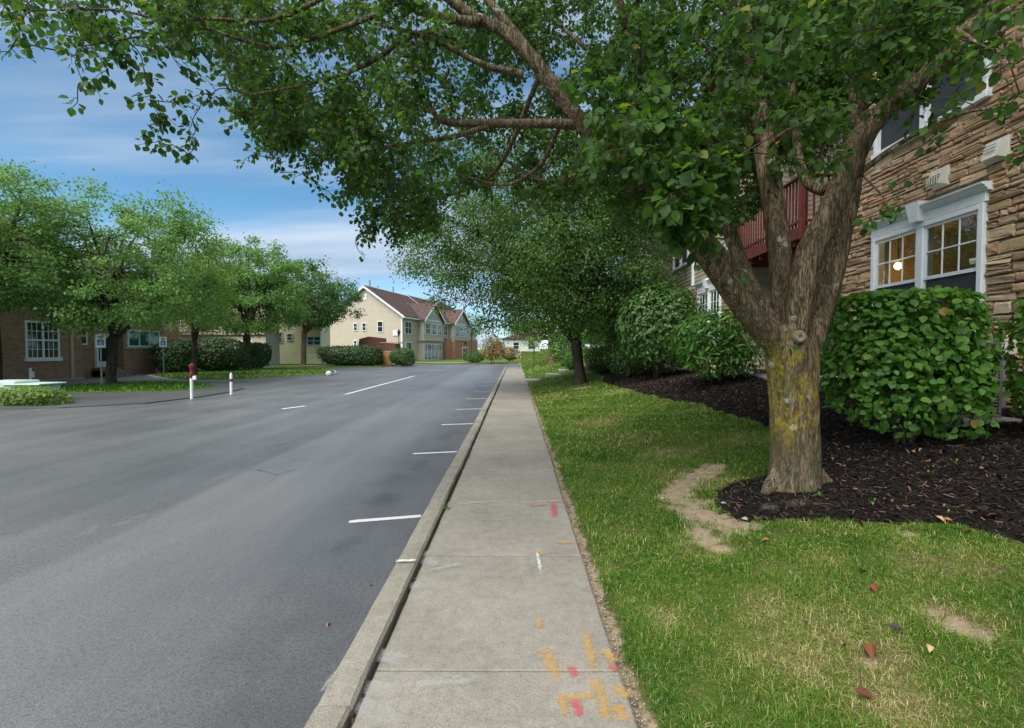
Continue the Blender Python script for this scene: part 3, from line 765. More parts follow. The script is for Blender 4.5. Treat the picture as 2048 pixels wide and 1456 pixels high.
# pebbles along the walk edge and at the tree foot
n = 1500
x = WALK_R + 0.01 + np.abs(rng.normal(0, 0.035, n)); y = 1.2 + 14*rng.random(n)**1.6
c2 = hit(1440,1030); m2 = 60
x[:m2] = rng.normal(c2[0]-0.1, 0.18, m2); y[:m2] = rng.normal(c2[1]+0.05, 0.16, m2)
r = rng.uniform(0.0025, 0.0075, n)*(1+y*0.05)
octv = np.array([(1,0,0),(-1,0,0),(0,1,0),(0,-1,0),(0,0,0.7),(0,0,-0.6)], float)
octf = np.array([(0,2,4),(2,1,4),(1,3,4),(3,0,4),(2,0,5),(1,2,5),(3,1,5),(0,3,5)])
V = (octv[None]*r[:, None, None]*rng.uniform(0.7, 1.3, (n, 6, 3)) + np.stack([x, y, np.maximum(G(x, y)-0.022, -0.02)+r*0.4], 1)[:, None]).reshape(-1, 3)
F = (octf[None] + 6*np.arange(n)[:, None, None]).reshape(-1, 3)
tag(fast_mesh('pebbles', V, F, MT['pebble'], attr={'rnd': np.repeat(rng.random(n), 8)}), 'small pale pebbles in the strip beside the walk', 'pebbles', kind='stuff')

# grass blades
def blades(n, x0, x1, y0, y1, h, w, power=1.0):
    x = rng.uniform(x0, x1, n); y = y0 + (y1-y0)*rng.random(n)**power
    inv = np.abs(x - 0.0) < 1.25*y + 0.9
    x, y = x[inv], y[inv]
    sd = bed_sd(x, y); d = blobs(DIRTS, x, y); dr = blobs(DRYS, x, y)
    p = (1 - sstep(0.12, 0.95, d + 0.3*wob2(x*9, y*9)))*sstep(0.02, 0.12, x - WALK_R - 0.04*(1+wob2(x*5, y*5, 1, 3)))
    p *= np.where(sd > 0.03 + 0.05*wob2(x*7, y*7), 0, 1); p *= 0.75 + 0.25*wob2(x*2, y*2, 1.3, 0.2)
    p = np.where(dr > 0.5, p*0.85, p)
    k = rng.random(len(x)) < p
    x, y, dr = x[k], y[k], dr[k]; n = len(x)
    z = G(x, y) - 0.03
    th = rng.uniform(0, 6.283, n); lean = np.abs(rng.normal(0.95, 0.5, n)); hh = h*rng.uniform(0.5, 1.35, n)*(1+0.35*wob2(x*3, y*3, 1, 5)); ww = w*rng.uniform(0.6, 1.4, n)
    dx = np.cos(th); dy = np.sin(th); px_ = -dy; py_ = dx
    B = np.stack([x, y, z], 1); Pn = np.stack([px_, py_, np.zeros(n)], 1)*ww[:, None]/2
    mid = B + np.stack([dx*hh*lean*0.3, dy*hh*lean*0.3, hh*0.6], 1)
    tip = B + np.stack([dx*hh*lean, dy*hh*lean, hh*np.clip(1.05-lean*0.35, 0.35, 1.1)], 1)
    V = np.stack([B-Pn, B+Pn, mid+Pn*0.8, mid-Pn*0.8, tip], 1).reshape(-1, 3)
    i = 5*np.arange(n)[:, None]; F = np.stack([i+[0,1,2], i+[0,2,3], i+[3,2,4]], 1).reshape(-1, 3)
    col = np.clip(0.35 + 0.24*wob2(x*1.6, y*1.6, 1, 7) + 0.10*wob2(x*5, y*5, 1, 2) + rng.normal(0, 0.21, n) + 0.34*dr*(rng.random(n) < 0.75), 0, 1)
    col = np.where(rng.random(n) < 0.07, 0.95, col)
    return V, F, np.repeat(col, 3)
parts = [blades(170000, 0.5, 3.4, 1.15, 3.2, 0.042, 0.0030), blades(170000, 0.5, 4.5, 3.0, 6.5, 0.045, 0.0050), blades(80000, 0.5, 4.0, 6.3, 13, 0.055, 0.011), blades(45000, 0.5, 6, 12.8, 30, 0.06, 0.024, 1.3), blades(26000, 0.5, 8, 28, 58, 0.09, 0.06)]
V = np.vstack([p[0] for p in parts]); off = np.cumsum([0]+[len(p[0]) for p in parts[:-1]])
F = np.vstack([p[1]+o for p, o in zip(parts, off)]); A = np.concatenate([p[2] for p in parts])
tag(fast_mesh('grass', V, F, MT['blade'], attr={'rnd': A}), 'short mown grass with straw tufts on the lawn slope', 'grass', kind='stuff')

# stepping path across the lawn
path = thing('garden_path', 'short stepped concrete path crossing the lawn behind the second tree', 'path', (1.2, 22, 0), kind='structure')
for (a, b, y, zz) in [(0.50, 1.55, 22.3, 0.03), (1.6, 2.35, 23.5, 0.24), (2.4, 3.1, 25.0, 0.38)]:
    mb = MB(); mb.bbox(a, b, y, y+1.1, zz-0.25, zz+0.08, 0.015); obj('slab', mb, MT['pad'], path, world=True)

# the lot across the road: raised darker drive, grass islands, kerb lips
drive = MB()
dp = [toflat(*p, ROAD_Z)[:2] for p in [(-420,822),(0,820),(120,817),(290,808),(400,795),(460,785)]] + [(-11.3,19.5),(-14,21.5),(-17,24.5),(-40,24.5),(-40,12.8)]
drive.prism([tuple(p) for p in dp], 2, ROAD_Z-0.03, ROAD_Z+0.035)
tag(obj('driveway', drive, MT['asphalt_dark']), 'dark asphalt forecourt in front of the brick building', 'driveway', kind='structure')
def island(name, pts, h, label):
    t = thing(name, label, 'lawn', (*np.mean(pts, 0), 0), kind='structure')
    P = np.array(pts); P = smooth_path(np.vstack([P, P[:1]]), 5)[:-1]
    mb = MB(); mb.prism([tuple(p) for p in P], 2, ROAD_Z-0.04, ROAD_Z+h); obj('turf', mb, MT['far_grass'], t, world=True)
    c = P.mean(0); Q = c + (P-c)*(1 + 0.16/np.linalg.norm(P-c, axis=1))[:, None]
    mb = MB(); mb.prism([tuple(p) for p in Q], 2, ROAD_Z-0.04, ROAD_Z+h-0.035); obj('kerb_edge', mb, MT['pad'], t, world=True)
    n = 2600; lo, hi = P.min(0), P.max(0); x = rng.uniform(lo[0], hi[0], n); y = rng.uniform(lo[1], hi[1], n); k = poly_sd(P, x, y) > 0.03; x, y = x[k], y[k]; n = len(x)
    th = rng.uniform(0, 6.28, n); hh = rng.uniform(0.05, 0.13, n)
    B = np.stack([x, y, np.full(n, ROAD_Z+h)], 1); D = np.stack([np.cos(th)*0.04, np.sin(th)*0.04, np.zeros(n)], 1)
    V = np.stack([B-D, B+D, B+np.stack([D[:, 1], D[:, 0], hh], 1)], 1).reshape(-1, 3)
    fast_mesh('grass', V, np.arange(3*n).reshape(-1, 3), MT['blade'], t, attr={'rnd': np.clip(rng.normal(0.18, 0.14, n), 0, 1)}, kind='stuff')
pf = lambda L: [tuple(toflat(*p, ROAD_Z)[:2]) for p in L]
island('grass_island', pf([(120,775),(240,768),(350,767),(430,772),(360,783),(230,786),(130,786)]), 0.05, 'thin grass island under the wide tree before the brick building')
island('grass_verge', pf([(300,752),(420,742),(520,738),(640,738.5),(668,748),(600,754),(480,761),(360,761)]), 0.10, 'grass verge with rounded end under the lot trees')
far_v = MB(); far_v.prism([(-17.5,43.0),(-12.2,43.0),(-12,51.5),(-6,51.0),(-3.5,52.5),(0.5,55),(5,58),(30,75),(30,140),(-60,140),(-60,46),(-30,44)], 2, -0.13, 0.0)
tag(obj('far_lawn', far_v, MT['far_grass']), 'far grass in front of the gabled houses', 'lawn', kind='structure')
fw = MB(); fw.prism([(-11.5,53.2),(-3.8,54.0),(-3.2,55.1),(-11.5,54.3)], 2, -0.05, 0.02)
tag(obj('far_walk', fw, MT['pad']), 'pale footpath before the french doors of the far house', 'path', kind='structure')

# ================================================================== LEAVES
PEAR = np.array([(0,0,0),(0.22,0.34,0.07),(0.55,0.42,0.09),(0.84,0.24,0.03),(1.06,0,-0.10),(0.84,-0.24,0.03),(0.55,-0.42,0.09),(0.22,-0.34,0.07),(0.52,0,0)], float)
PEAR_F = np.array([(8,0,7),(8,1,0),(8,2,1),(8,3,2),(8,4,3),(8,5,4),(8,6,5),(8,7,6)])
OVAL = np.array([(0,0,0),(0.35,0.30,0.06),(0.75,0.24,0.03),(1.05,0,-0.12),(0.75,-0.24,0.03),(0.35,-0.30,0.06)], float)
OVAL_F = np.array([(0,1,2),(0,2,3),(0,3,4),(0,4,5)])[:, ::-1]
LONG = np.array([(0,0,0),(0.4,0.15,0.03),(0.8,0.13,0.0),(1.05,0,-0.08),(0.8,-0.13,0.0),(0.4,-0.15,0.03)], float)
FAR = np.array([(0,0,0),(0.5,0.36,0.08),(1.0,0,-0.05),(0.5,-0.36,0.08)], float)
FAR_F = np.array([(0,2,1),(0,3,2)])
SHAPES = {'pear': (PEAR, PEAR_F), 'oval': (OVAL, OVAL_F), 'long': (LONG, OVAL_F), 'far': (FAR, FAR_F)}
def unit(a): return a / (np.linalg.norm(a, axis=-1, keepdims=True) + 1e-9)
def leaf_frames(A, Nn):
    A = unit(A); S = unit(np.cross(Nn, A)); Nn = np.cross(A, S); return A, S, Nn
def leaves(name, P, A, Nn, S, shape, mat, parent, kind='stuff', rnd=None):
    T, TF = SHAPES[shape]; n = len(P)
    A, Sd, Nn = leaf_frames(A, Nn)
    T = T[None].repeat(n, 0) if n < 1 else T[None]
    V = (P[:, None] + (T[..., 0:1]*A[:, None] + T[..., 1:2]*Sd[:, None] + T[..., 2:3]*Nn[:, None])*S[:, None, None]).reshape(-1, 3)
    k = SHAPES[shape][0].shape[0]
    F = (TF[None] + k*np.arange(n)[:, None, None]).reshape(-1, 3)
    if rnd is None: rnd = rng.random(n)
    return fast_mesh(name, V, F, mat, parent, attr={'rnd': np.repeat(rnd, len(TF))}, smooth=(shape in ('pear', 'oval', 'long')), kind=kind)
def leaf_template(name, shape, mat):
    T, TF = SHAPES[shape]
    me = bpy.data.meshes.new(name); me.from_pydata(T.tolist(), [], TF.tolist()); me.materials.append(mat)
    me.polygons.foreach_set('use_smooth', [True]*len(me.polygons)); me.update(); return me
def leaf_parts(me, P, A, Nn, S, parent, owner):
    A, Sd, Nn = leaf_frames(A, Nn); inv = BASE[owner].inverted()
    for i in range(len(P)):
        M = Matrix(((A[i][0]*S[i], Sd[i][0]*S[i], Nn[i][0]*S[i], P[i][0]), (A[i][1]*S[i], Sd[i][1]*S[i], Nn[i][1]*S[i], P[i][1]), (A[i][2]*S[i], Sd[i][2]*S[i], Nn[i][2]*S[i], P[i][2]), (0,0,0,1)))
        o = bpy.data.objects.new('leaf', me); link(o, parent); o.matrix_basis = inv @ M
def in_view(P):
    D = P - np.array([0, 0, CAM_H]); c = D @ CROT       # camera axes
    d = -c[:, 2]; u = 1024 + c[:, 0]/np.maximum(d, 1e-3)*FPX; v = 728 - c[:, 1]/np.maximum(d, 1e-3)*FPX
    return (d > 0.3) & (u > 5) & (u < 2043) & (v > 5) & (v < 1450), d

def remeshed(name, mb, mat, parent, voxel, bark=0.0, smooth_it=4):
    """melt overlapping tubes into one continuous skin"""
    me = bpy.data.meshes.new('tmp'); me.from_pydata(mb.v, [], mb.f); me.update()
    o = bpy.data.objects.new('tmp', me); link(o)
    md = o.modifiers.new('r', 'REMESH'); md.mode = 'VOXEL'; md.voxel_size = voxel
    ms = o.modifiers.new('s', 'SMOOTH'); ms.iterations = smooth_it; ms.factor = 0.5
    dg = bpy.context.evaluated_depsgraph_get(); ev = o.evaluated_get(dg)
    m2 = bpy.data.meshes.new_from_object(ev)
    bpy.data.objects.remove(o); bpy.data.meshes.remove(me)
    n = len(m2.vertices); co = np.empty(n*3, np.float32); m2.vertices.foreach_get('co', co); co = co.reshape(-1, 3)
    if bark > 0:
        no = np.empty(n*3, np.float32); m2.vertices.foreach_get('normal', no); no = no.reshape(-1, 3)
        d = np.array([mnoise.noise(Vector((c[0]*16, c[1]*16, c[2]*3.2))) + 0.6*mnoise.noise(Vector((c[0]*38, c[1]*38, c[2]*8))) for c in co.tolist()])
        co = co + no*(d*bark)[:, None]
        m2.vertices.foreach_set('co', co.astype(np.float32).ravel())
    m2.transform(BASE[parent].inverted())
    m2.materials.clear(); m2.materials.append(mat); m2.polygons.foreach_set('use_smooth', [True]*len(m2.polygons)); m2.update()
    m2.name = name
    r = bpy.data.objects.new(name, m2); link(r, parent); return r

# ================================================================== THE BIG TREE OVER THE WALK
t0 = tb.copy(); D0 = float(t0[1]) + 0.12
tree = thing('shade_tree', 'big multi-stemmed tree with mossy yellow trunk in the bark bed', 'tree', (t0[0], D0, float(G(t0[0], D0))-0.05))
NODES = []
def limb(mb, L, seg=14, res=5, wob=0.04, slim=0.86):
    """L: (px, py, depth, width in photo pixels)"""
    P = [at(a, b, d) for a, b, d, w in L]; r = [w*d/FPX/2*slim for a, b, d, w in L]
    mb.tube(P, r, seg, res, True, wob)
    Q = smooth_path(np.array(P), 6); rr = smooth_path(np.array(r)[:, None], 6)[:, 0]
    for q, k in zip(Q, rr): NODES.append((*q, k))
tk = MB(); d = D0
limb(tk, [(1592,1010,d,130),(1592,985,d,122),(1591,950,d,108),(1589,880,d,100),(1586,780,d,100),(1584,720,d,108),(1582,680,d,100),(1582,650,d,70)], 20, 5, 0.03, slim=0.87)
for (px, w) in [(1545,30),(1640,34),(1610,34),(1565,26),(1655,22)]:    # root flare
    limb(tk, [(1590+(px-1590)*1.5,1000,d-0.08,w*0.5),(1590+(px-1590)*1.1,970,d-0.04,w),(1590+(px-1590)*0.6,925,d,w*0.8),(1590+(px-1590)*0.3,870,d,w*0.5)], 10, 4)
L1 = [(1572,715,d,66),(1535,668,d-.03,66),(1485,610,d-.08,62),(1430,535,d-.15,57),(1375,465,d-.22,52),(1320,415,d-.28,48),(1245,335,d-.35,46),(1165,248,d-.42,44),(1110,175,d-.47,40),(1060,112,d-.52,36),(1005,62,d-.56,32),(940,30,d-.6,30),(880,-20,d-.65,26),(800,-90,d-.7,20)]
limb(tk, L1, slim=0.76)
limb(tk, [(1570,690,d+.05,45),(1528,622,d+.08,42),(1470,545,d+.12,38),(1405,462,d+.15,34),(1375,395,d+.2,30),(1345,300,d+.3,26),(1300,190,d+.4,20),(1250,60,d+.5,14)], slim=0.76)
limb(tk, [(1570,685,d+.12,36),(1532,620,d+.25,36),(1490,545,d+.4,37),(1448,440,d+.6,38),(1385,340,d+.8,35),(1330,230,d+1.0,28),(1290,110,d+1.2,20),(1270,-20,d+1.4,14)], slim=0.74)
limb(tk, [(1576,700,d+.05,50),(1568,610,d+.12,50),(1561,510,d+.2,50),(1548,420,d+.3,49),(1530,300,d+.42,46),(1510,180,d+.55,38),(1490,60,d+.7,30),(1465,-80,d+.9,22)])
limb(tk, [(1592,710,d-.05,56),(1600,610,d-.08,58),(1618,515,d-.1,60),(1655,435,d-.12,54),(1692,350,d-.15,50),(1735,260,d-.2,48),(1800,190,d-.25,46),(1870,128,d-.3,44),(1945,55,d-.35,42),(2020,-20,d-.4,36),(2100,-110,d-.45,28)])
limb(tk, [(1608,715,d+.05,54),(1640,630,d+.08,52),(1664,545,d+.12,52),(1682,460,d+.15,48),(1700,370,d+.22,46),(1712,280,d+.3,42),(1716,180,d+.45,36),(1705,60,d+.6,30),(1690,-80,d+.8,22)])
limb(tk, [(1690,360,d-.1,34),(1640,380,d+.05,26),(1605,345,d+.15,22),(1590,250,d+.25,18),(1580,120,d+.4,14)])   # inner upright
remeshed('trunk', tk, MT['bark'], tree, 0.014, 0.006)
# side branches
br = MB()
limb(br, [(1045,150,d-.5,22),(1029,144,d-.52,16),(988,137,d-.55,15),(954,124,d-.6,14),(909,100,d-.65,12),(860,75,d-.7,11),(772,52,d-.8,9),(713,38,d-.9,7)], 8)
limb(br, [(1150,250,d-.42,24),(1108,247,d-.45,22),(978,247,d-.4,19),(892,244,d-.35,15),(860,215,d-.3,12),(833,172,d-.3,8),(800,120,d-.3,6)], 8)
limb(br, [(985,250,d-.4,13),(899,275,d-.4,11),(820,285,d-.45,8),(720,300,d-.5,6),(620,300,d-.5,4)], 7)
limb(br, [(960,45,d-.6,24),(899,38,d-.65,22),(840,20,d-.7,20),(780,-10,d-.8,16),(690,-40,d-.9,12),(560,-40,d-1.0,9)], 8)
limb(br, [(1060,110,d-.5,24),(1046,86,d-.5,22),(1012,45,d-.5,21),(978,0,d-.5,18),(930,-80,d-.5,14)], 8)
limb(br, [(900,70,d-.65,13),(854,65,d-.7,13),(806,79,d-.72,12),(754,117,d-.76,11),(679,151,d-.8,9),(600,172,d-.85,7),(500,190,d-.9,5)], 7)
limb(br, [(780,20,d-.8,12),(700,50,d-.9,11),(639,72,d-.95,10),(567,93,d-1.0,10),(515,89,d-1.0,9),(457,72,d-1.1,7),(405,57,d-1.15,6),(300,70,d-1.2,5),(180,90,d-1.3,4)], 7)
limb(br, [(690,-30,d-.9,12),(600,20,d-1.0,10),(529,41,d-1.1,9),(412,38,d-1.2,8),(343,43,d-1.25,7),(230,20,d-1.3,5),(100,20,d-1.35,4)], 7)
limb(br, [(1080,150,d-.4,12),(1000,330,d+.4,10),(930,380,d+.8,8),(850,400,d+1.0,5)], 7)
limb(br, [(1120,250,d-.4,10),(1080,330,d-.1,9),(1010,370,d+.2,7),(920,350,d+.4,5)], 7)
limb(br, [(1240,340,d-.3,16),(1160,350,d+.3,12),(1080,360,d+.9,9),(980,300,d+1.4,6)], 7)
limb(br, [(1330,230,d+1,16),(1240,160,d+1.3,12),(1130,60,d+1.6,9),(1050,0,d+1.9,6)], 7)
limb(br, [(1345,300,d+.3,12),(1280,280,d+.8,10),(1180,200,d+1.3,8),(1100,150,d+1.7,5)], 7)
limb(br, [(1712,352,d-.15,14),(1780,300,d-.2,12),(1850,258,d-.3,10),(1930,225,d-.4,8),(2010,215,d-.5,6)], 7)
limb(br, [(1720,345,d-.15,7),(1745,370,d-.3,5),(1770,400,d-.4,4),(1760,420,d-.45,3)], 5)
limb(br, [(1516,290,d+.4,14),(1490,200,d+.2,12),(1440,130,d+.1,9),(1400,80,d,6)], 7)
limb(br, [(1526,310,d+.4,12),(1560,270,d+.2,9),(1620,240,d,7),(1650,230,d-.1,5)], 7)
limb(br, [(1375,465,d-.2,12),(1390,420,d-.4,9),(1400,390,d-.6,6)], 6)
limb(br, [(1245,335,d-.3,12),(1260,290,d-.5,9),(1250,250,d-.7,6)], 6)
limb(br, [(1800,190,d-.25,18),(1790,80,d-.2,16),(1775,-40,d-.1,12)], 7)
limb(br, [(1870,128,d-.3,14),(1900,60,d-.5,11),(1960,90,d-.9,7),(2010,110,d-1.1,5)], 7)
obj('branches', br, MT['bark'], tree, world=True, smooth=True)
# crown above the picture: more boughs
up = MB()
for (px, py, dd, w, e) in [(880,-20,d-.65,26,(-2.6,2.2,6.9)),(800,-90,d-.7,20,(-3.2,3.4,6.2)),(1465,-80,d+.9,22,(2.2,6.0,8.2)),(2100,-110,d-.45,28,(4.9,2.0,7.4)),(1690,-80,d+.8,22,(3.6,5.4,8.6)),(1270,-20,d+1.4,14,(0.6,6.6,7.4)),(930,-80,d-.5,14,(-1.2,2.4,7.6)),(1250,60,d+.5,14,(0.4,4.6,7.8)),(1775,-40,d-.1,12,(3.6,3.2,8.0)),(978,0,d-.5,15,(0.0,1.6,7.4))]:
    a = at(px, py, dd); e = np.array(e); mid = (a+e)/2 + np.array([0, 0, 0.25]); r0 = w*dd/FPX/2
    up.tube([a, mid, e], [r0, r0*0.6, 0.015], 7, 6)
    for t in np.linspace(0.15, 1, 8): NODES.append((*((1-t)**2*a + 2*t*(1-t)*mid + t*t*e), 0.03))
obj('bough', up, MT['bark'], tree, world=True, smooth=True)
# scar of a sawn limb
sc_ = MB(); c = at(1602, 673, D0-0.245); n_ = unit(np.array([-0.25, -1, 0.05])); u_ = unit(np.cross(n_, [0, 0, 1])); w_ = np.cross(u_, n_)
prof = [(0.0, -0.03), (0.008, -0.028), (0.016, -0.004), (0.030, 0.002), (0.042, -0.004), (0.052, -0.03), (0.058, -0.12)]
v = []; f = []
for i, (r, h) in enumerate(prof):
    for k in range(18):
        a = k/18*6.283; v.append(c + n_*h + u_*math.cos(a)*r + w_*math.sin(a)*r*1.05)
for i in range(len(prof)-1):
    for k in range(18): f.append((i*18+k, i*18+(k+1) % 18, (i+1)*18+(k+1) % 18, (i+1)*18+k))
sc_.add(v, f); obj('branch_scar', sc_, MT['scar'], tree, world=True, smooth=True)

NODES = np.array(NODES)
def in_poly(P, n, sx=0):
    P = np.array(P, float); lo, hi = P.min(0), P.max(0); out = []
    while len(out) < n:
        q = lo + (hi-lo)*rng.random(2)
        if poly_sd(P, np.array([q[0]]), np.array([q[1]]))[0] > 0: out.append(q)
    return np.array(out)
CL = []   # clump centre, radius, leaves, leaf size
def clumps(poly, n, d0, d1, nl, ls=0.072, rad=0.17):
    for q in in_poly(poly, n):
        CL.append((at(q[0], q[1], rng.uniform(d0, d1)), rad*rng.uniform(0.8, 1.25), nl, ls))
MAIN = [(300,-40),(390,90),(455,150),(480,260),(545,330),(650,335),(700,385),(770,400),(860,440),(960,400),(1060,420),(1180,450),(1260,440),(1330,440),(1440,470),(1490,440),(1530,330),(1640,270),(1720,200),(1740,-40)]
clumps(MAIN, 280, 4.1, 6.6, 96, 0.044)
clumps([(380,-40),(420,120),(560,260),(700,310),(880,330),(900,200),(860,-40)], 75, 3.0, 3.9, 64, 0.040)
clumps([(480,60),(480,230),(560,330),(660,335),(730,400),(820,430),(900,330),(700,200)], 75, 3.5, 5.2, 76, 0.042)
clumps([(700,330),(740,440),(715,490),(790,470),(860,430),(850,350)], 24, 4.2, 5.6, 70, 0.042)
clumps([(1150,300),(1250,440),(1340,460),(1430,440),(1480,330),(1440,100),(1250,-20),(1180,100)], 60, 3.5, 4.4, 66, 0.050, 0.17)
clumps([(1170,180),(1180,300),(1270,380),(1340,440),(1420,440),(1450,330),(1420,220)], 34, 3.0, 3.5, 34, 0.068, 0.15)
clumps([(1300,390),(1340,460),(1400,480),(1430,420),(1380,370)], 8, 2.9, 3.2, 28, 0.085, 0.12)
clumps([(1400,-20),(1430,180),(1500,230),(1640,260),(1720,180),(1750,-30)], 26, 2.9, 3.6, 30, 0.062, 0.15)
clumps([(1440,-20),(1460,330),(1560,340),(1640,250),(1720,180),(1750,-30)], 46, 4.8, 6.6, 60, 0.054, 0.18)
clumps([(1180,-30),(1200,250),(1330,420),(1480,420),(1560,330),(1720,220),(1780,-30)], 150, 4.6, 6.9, 96, 0.047, 0.2)
clumps([(1420,-30),(1430,330),(1500,380),(1620,340),(1700,300),(1730,-30)], 40, 4.4, 5.4, 70, 0.050, 0.17)
clumps([(1760,20),(1770,230),(1850,190),(1960,100),(1990,0)], 30, 3.5, 4.6, 44, 0.052, 0.15)
clumps([(1440,300),(1460,440),(1520,430),(1560,330)], 10, 4.4, 5.2, 40, 0.05, 0.14)
clumps([(1740,-30),(1750,200),(1830,170),(1930,90),(1980,-30)], 60, 3.8, 4.8, 44, 0.055, 0.15)
clumps([(880,-30),(900,330),(1150,400),(1180,-30)], 70, 4.6, 6.4, 92, 0.044, 0.2)
clumps([(1740,-30),(1740,90),(1800,110),(1860,40),(1980,-30)], 22, 3.0, 4.4, 30, 0.062, 0.15)
clumps([(0,-40),(10,40),(70,75),(110,60),(250,110),(390,130),(400,-40)], 50, 2.6, 3.3, 36, 0.041, 0.12)
for (px, py, dd, nl, rd) in [(40,70,2.35,16,.09),(10,110,2.4,5,.05),(110,100,2.6,12,.09),(150,125,2.6,14,.10),(165,165,2.6,10,.08),(155,205,2.6,4,.05),(185,95,2.6,14,.1),(215,140,2.65,14,.1),(255,80,2.7,18,.12),(290,150,2.8,20,.12),(300,200,2.8,18,.11),(320,225,2.85,18,.11),(345,205,2.85,14,.1),(300,250,2.8,14,.09),(315,280,2.8,12,.08),(345,290,2.85,8,.06),(385,240,2.9,14,.09),(385,275,2.9,10,.07),(378,310,2.9,9,.06),(400,215,2.9,14,.1),(420,190,3.0,20,.12),(350,120,2.8,20,.13),(330,90,2.7,20,.13),
        (470,250,3.4,14,.1),(500,310,3.6,14,.1),(560,345,3.8,14,.1),(610,350,4.0,16,.11),(680,400,4.3,16,.11),(715,430,4.6,14,.1),(740,470,4.8,12,.1),(710,485,4.8,10,.08),(725,510,4.9,5,.05),
        (1385,430,2.95,26,.13),(1400,470,3.0,20,.11),(1350,440,3.1,20,.12),(1420,400,3.1,22,.13),(1500,560,3.6,5,.05),(1255,250,2.9,24,.14),(1230,300,3.0,24,.14),(1290,300,3.0,22,.13),
        (1640,320,3.3,20,.12),(1670,300,3.4,16,.12),(1600,330,3.6,14,.1),(1540,200,3.4,24,.14),(1650,220,3.3,24,.14),(1700,240,3.4,18,.12),
        (1760,420,3.2,12,.08),(1740,440,3.2,8,.06),(1790,400,3.2,7,.06),(1850,245,3.2,9,.07),(1870,270,3.2,7,.06),(1900,220,3.1,10,.09),(1830,220,3.3,12,.1),(1790,180,3.4,14,.12),
        (1950,115,2.5,14,.09),(1990,100,2.4,14,.09),(2010,140,2.4,10,.08),(1985,25,2.4,14,.1),(2030,15,2.3,14,.1),(2030,260,2.8,12,.09),(2042,290,2.8,8,.07),(2040,190,2.6,8,.08),(2000,60,2.5,12,.1),(1920,170,2.9,8,.08),(1770,60,3.3,24,.15),(1830,120,3.6,14,.12),(1575,690,3.55,5,.03),
        (1850,30,3.0,20,.14),(1910,20,2.8,18,.13),(1880,80,3.2,14,.12)]:
    CL.append((at(px, py, dd), rd, int(nl*(1.3 if px < 1100 else 1.0)), 0.041 if px < 1100 else 0.056))
NV = len(CL)
for i in range(110):      # crown above the frame
    u = unit(rng.normal(size=3)); r = rng.random()**0.4
    p = np.array([1.6, 3.9, 6.9]) + u*np.array([4.2, 3.4, 2.2])*r
    if p[2] < 4.7 + 0.0*p[1]: continue
    cz = (p[2]-CAM_H)/max(p[1], 0.1)
    if 0 < cz < 0.82: continue
    CL.append((p, 0.26, 46, 0.10))
LP, LA, LN, LS = [], [], [], []
TW = []
tw_v, tw_f, tw_n = [], [], 0
ND = [NODES]
dmin = np.array([np.min(np.sum((NODES[:, :3]-c[0])**2, 1)) for c in CL]); od = np.argsort(dmin)
for i in od.tolist():
    c, rd, nl, ls = CL[i]
    dd = np.sum((NODES[:, :3]-c)**2, 1); j = int(np.argmin(dd + 0.3*np.maximum(0, c[2]-NODES[:, 2]-0.1)*0))
    a = NODES[j, :3]; ln = math.sqrt(dd[j])
    mid = (a+c)/2 + np.array([0, 0, 0.12*ln]) + rng.normal(0, 0.05*ln+0.01, 3)
    path_ = [a, mid, c]
    r0 = min(0.013, max(0.004, 0.012*ln), NODES[j, 3]+0.001)
    P = smooth_path(np.array(path_), 4); v, f = tube_arrays(P, np.linspace(r0, 0.0025, len(P)), 4)
    tw_v.append(v); tw_f.append(f+tw_n); tw_n += len(v)
    NODES = np.vstack([NODES, np.hstack([P[2:], np.full((len(P)-2, 1), 0.006)])])
    outd = unit(c - a + np.array([0, 0, -0.15*ln]))
    nsub = max(2, nl//7)
    for s in range(nsub):
        dirv = unit(outd*0.5 + rng.normal(0, 0.75, 3) + np.array([0, 0, -0.12]))
        st = P[-1 - int(rng.integers(0, 3))]
        L_ = rd*rng.uniform(0.7, 1.5); end = st + dirv*L_ + np.array([0, 0, -0.05*L_])
        if i < NV:
            v, f = tube_arrays(np.array([st, (st+end)/2+rng.normal(0, 0.01, 3), end]), np.array([0.0028, 0.002, 0.0012]), 3)
            tw_v.append(v); tw_f.append(f+tw_n); tw_n += len(v)
        m_ = nl//nsub + 1
        t = np.linspace(0.2, 1.02, m_)[:, None] + rng.normal(0, 0.05, (m_, 1))
        off = rng.normal(0, 1, (m_, 3)); off = unit(off - (off @ dirv)[:, None]*dirv)
        LP.append(st + (end-st)*t + off*0.022); LA.append(off*0.75 + dirv*0.4 + np.array([0, 0, -0.55]) + rng.normal(0, 0.25, (m_, 3)))
        LN.append(off*0.2 + np.array([0, -0.15, 0.75]) + rng.normal(0, 0.5, (m_, 3))); LS.append(ls*rng.uniform(0.65, 1.2, m_))
LP, LA, LN, LS = np.vstack(LP), np.vstack(LA), np.vstack(LN), np.concatenate(LS)
fast_mesh('twigs', np.vstack(tw_v), np.vstack(tw_f), MT['twig'], tree, kind='stuff')
vis, dep = in_view(LP); score = np.where(vis, LS/np.maximum(dep, 0.3), 0)
big = np.argsort(-score)[:300]; rest = np.ones(len(LP), bool); rest[big] = False
crown = leaves('crown', LP[rest], LA[rest], LN[rest], LS[rest], 'pear', MT['leaf'], tree)
leaf_parts(leaf_template('pear_leaf_mesh', 'pear', MT['leaf']), LP[big], LA[big], LN[big], LS[big], crown, tree)
print('big tree leaves', len(LP))

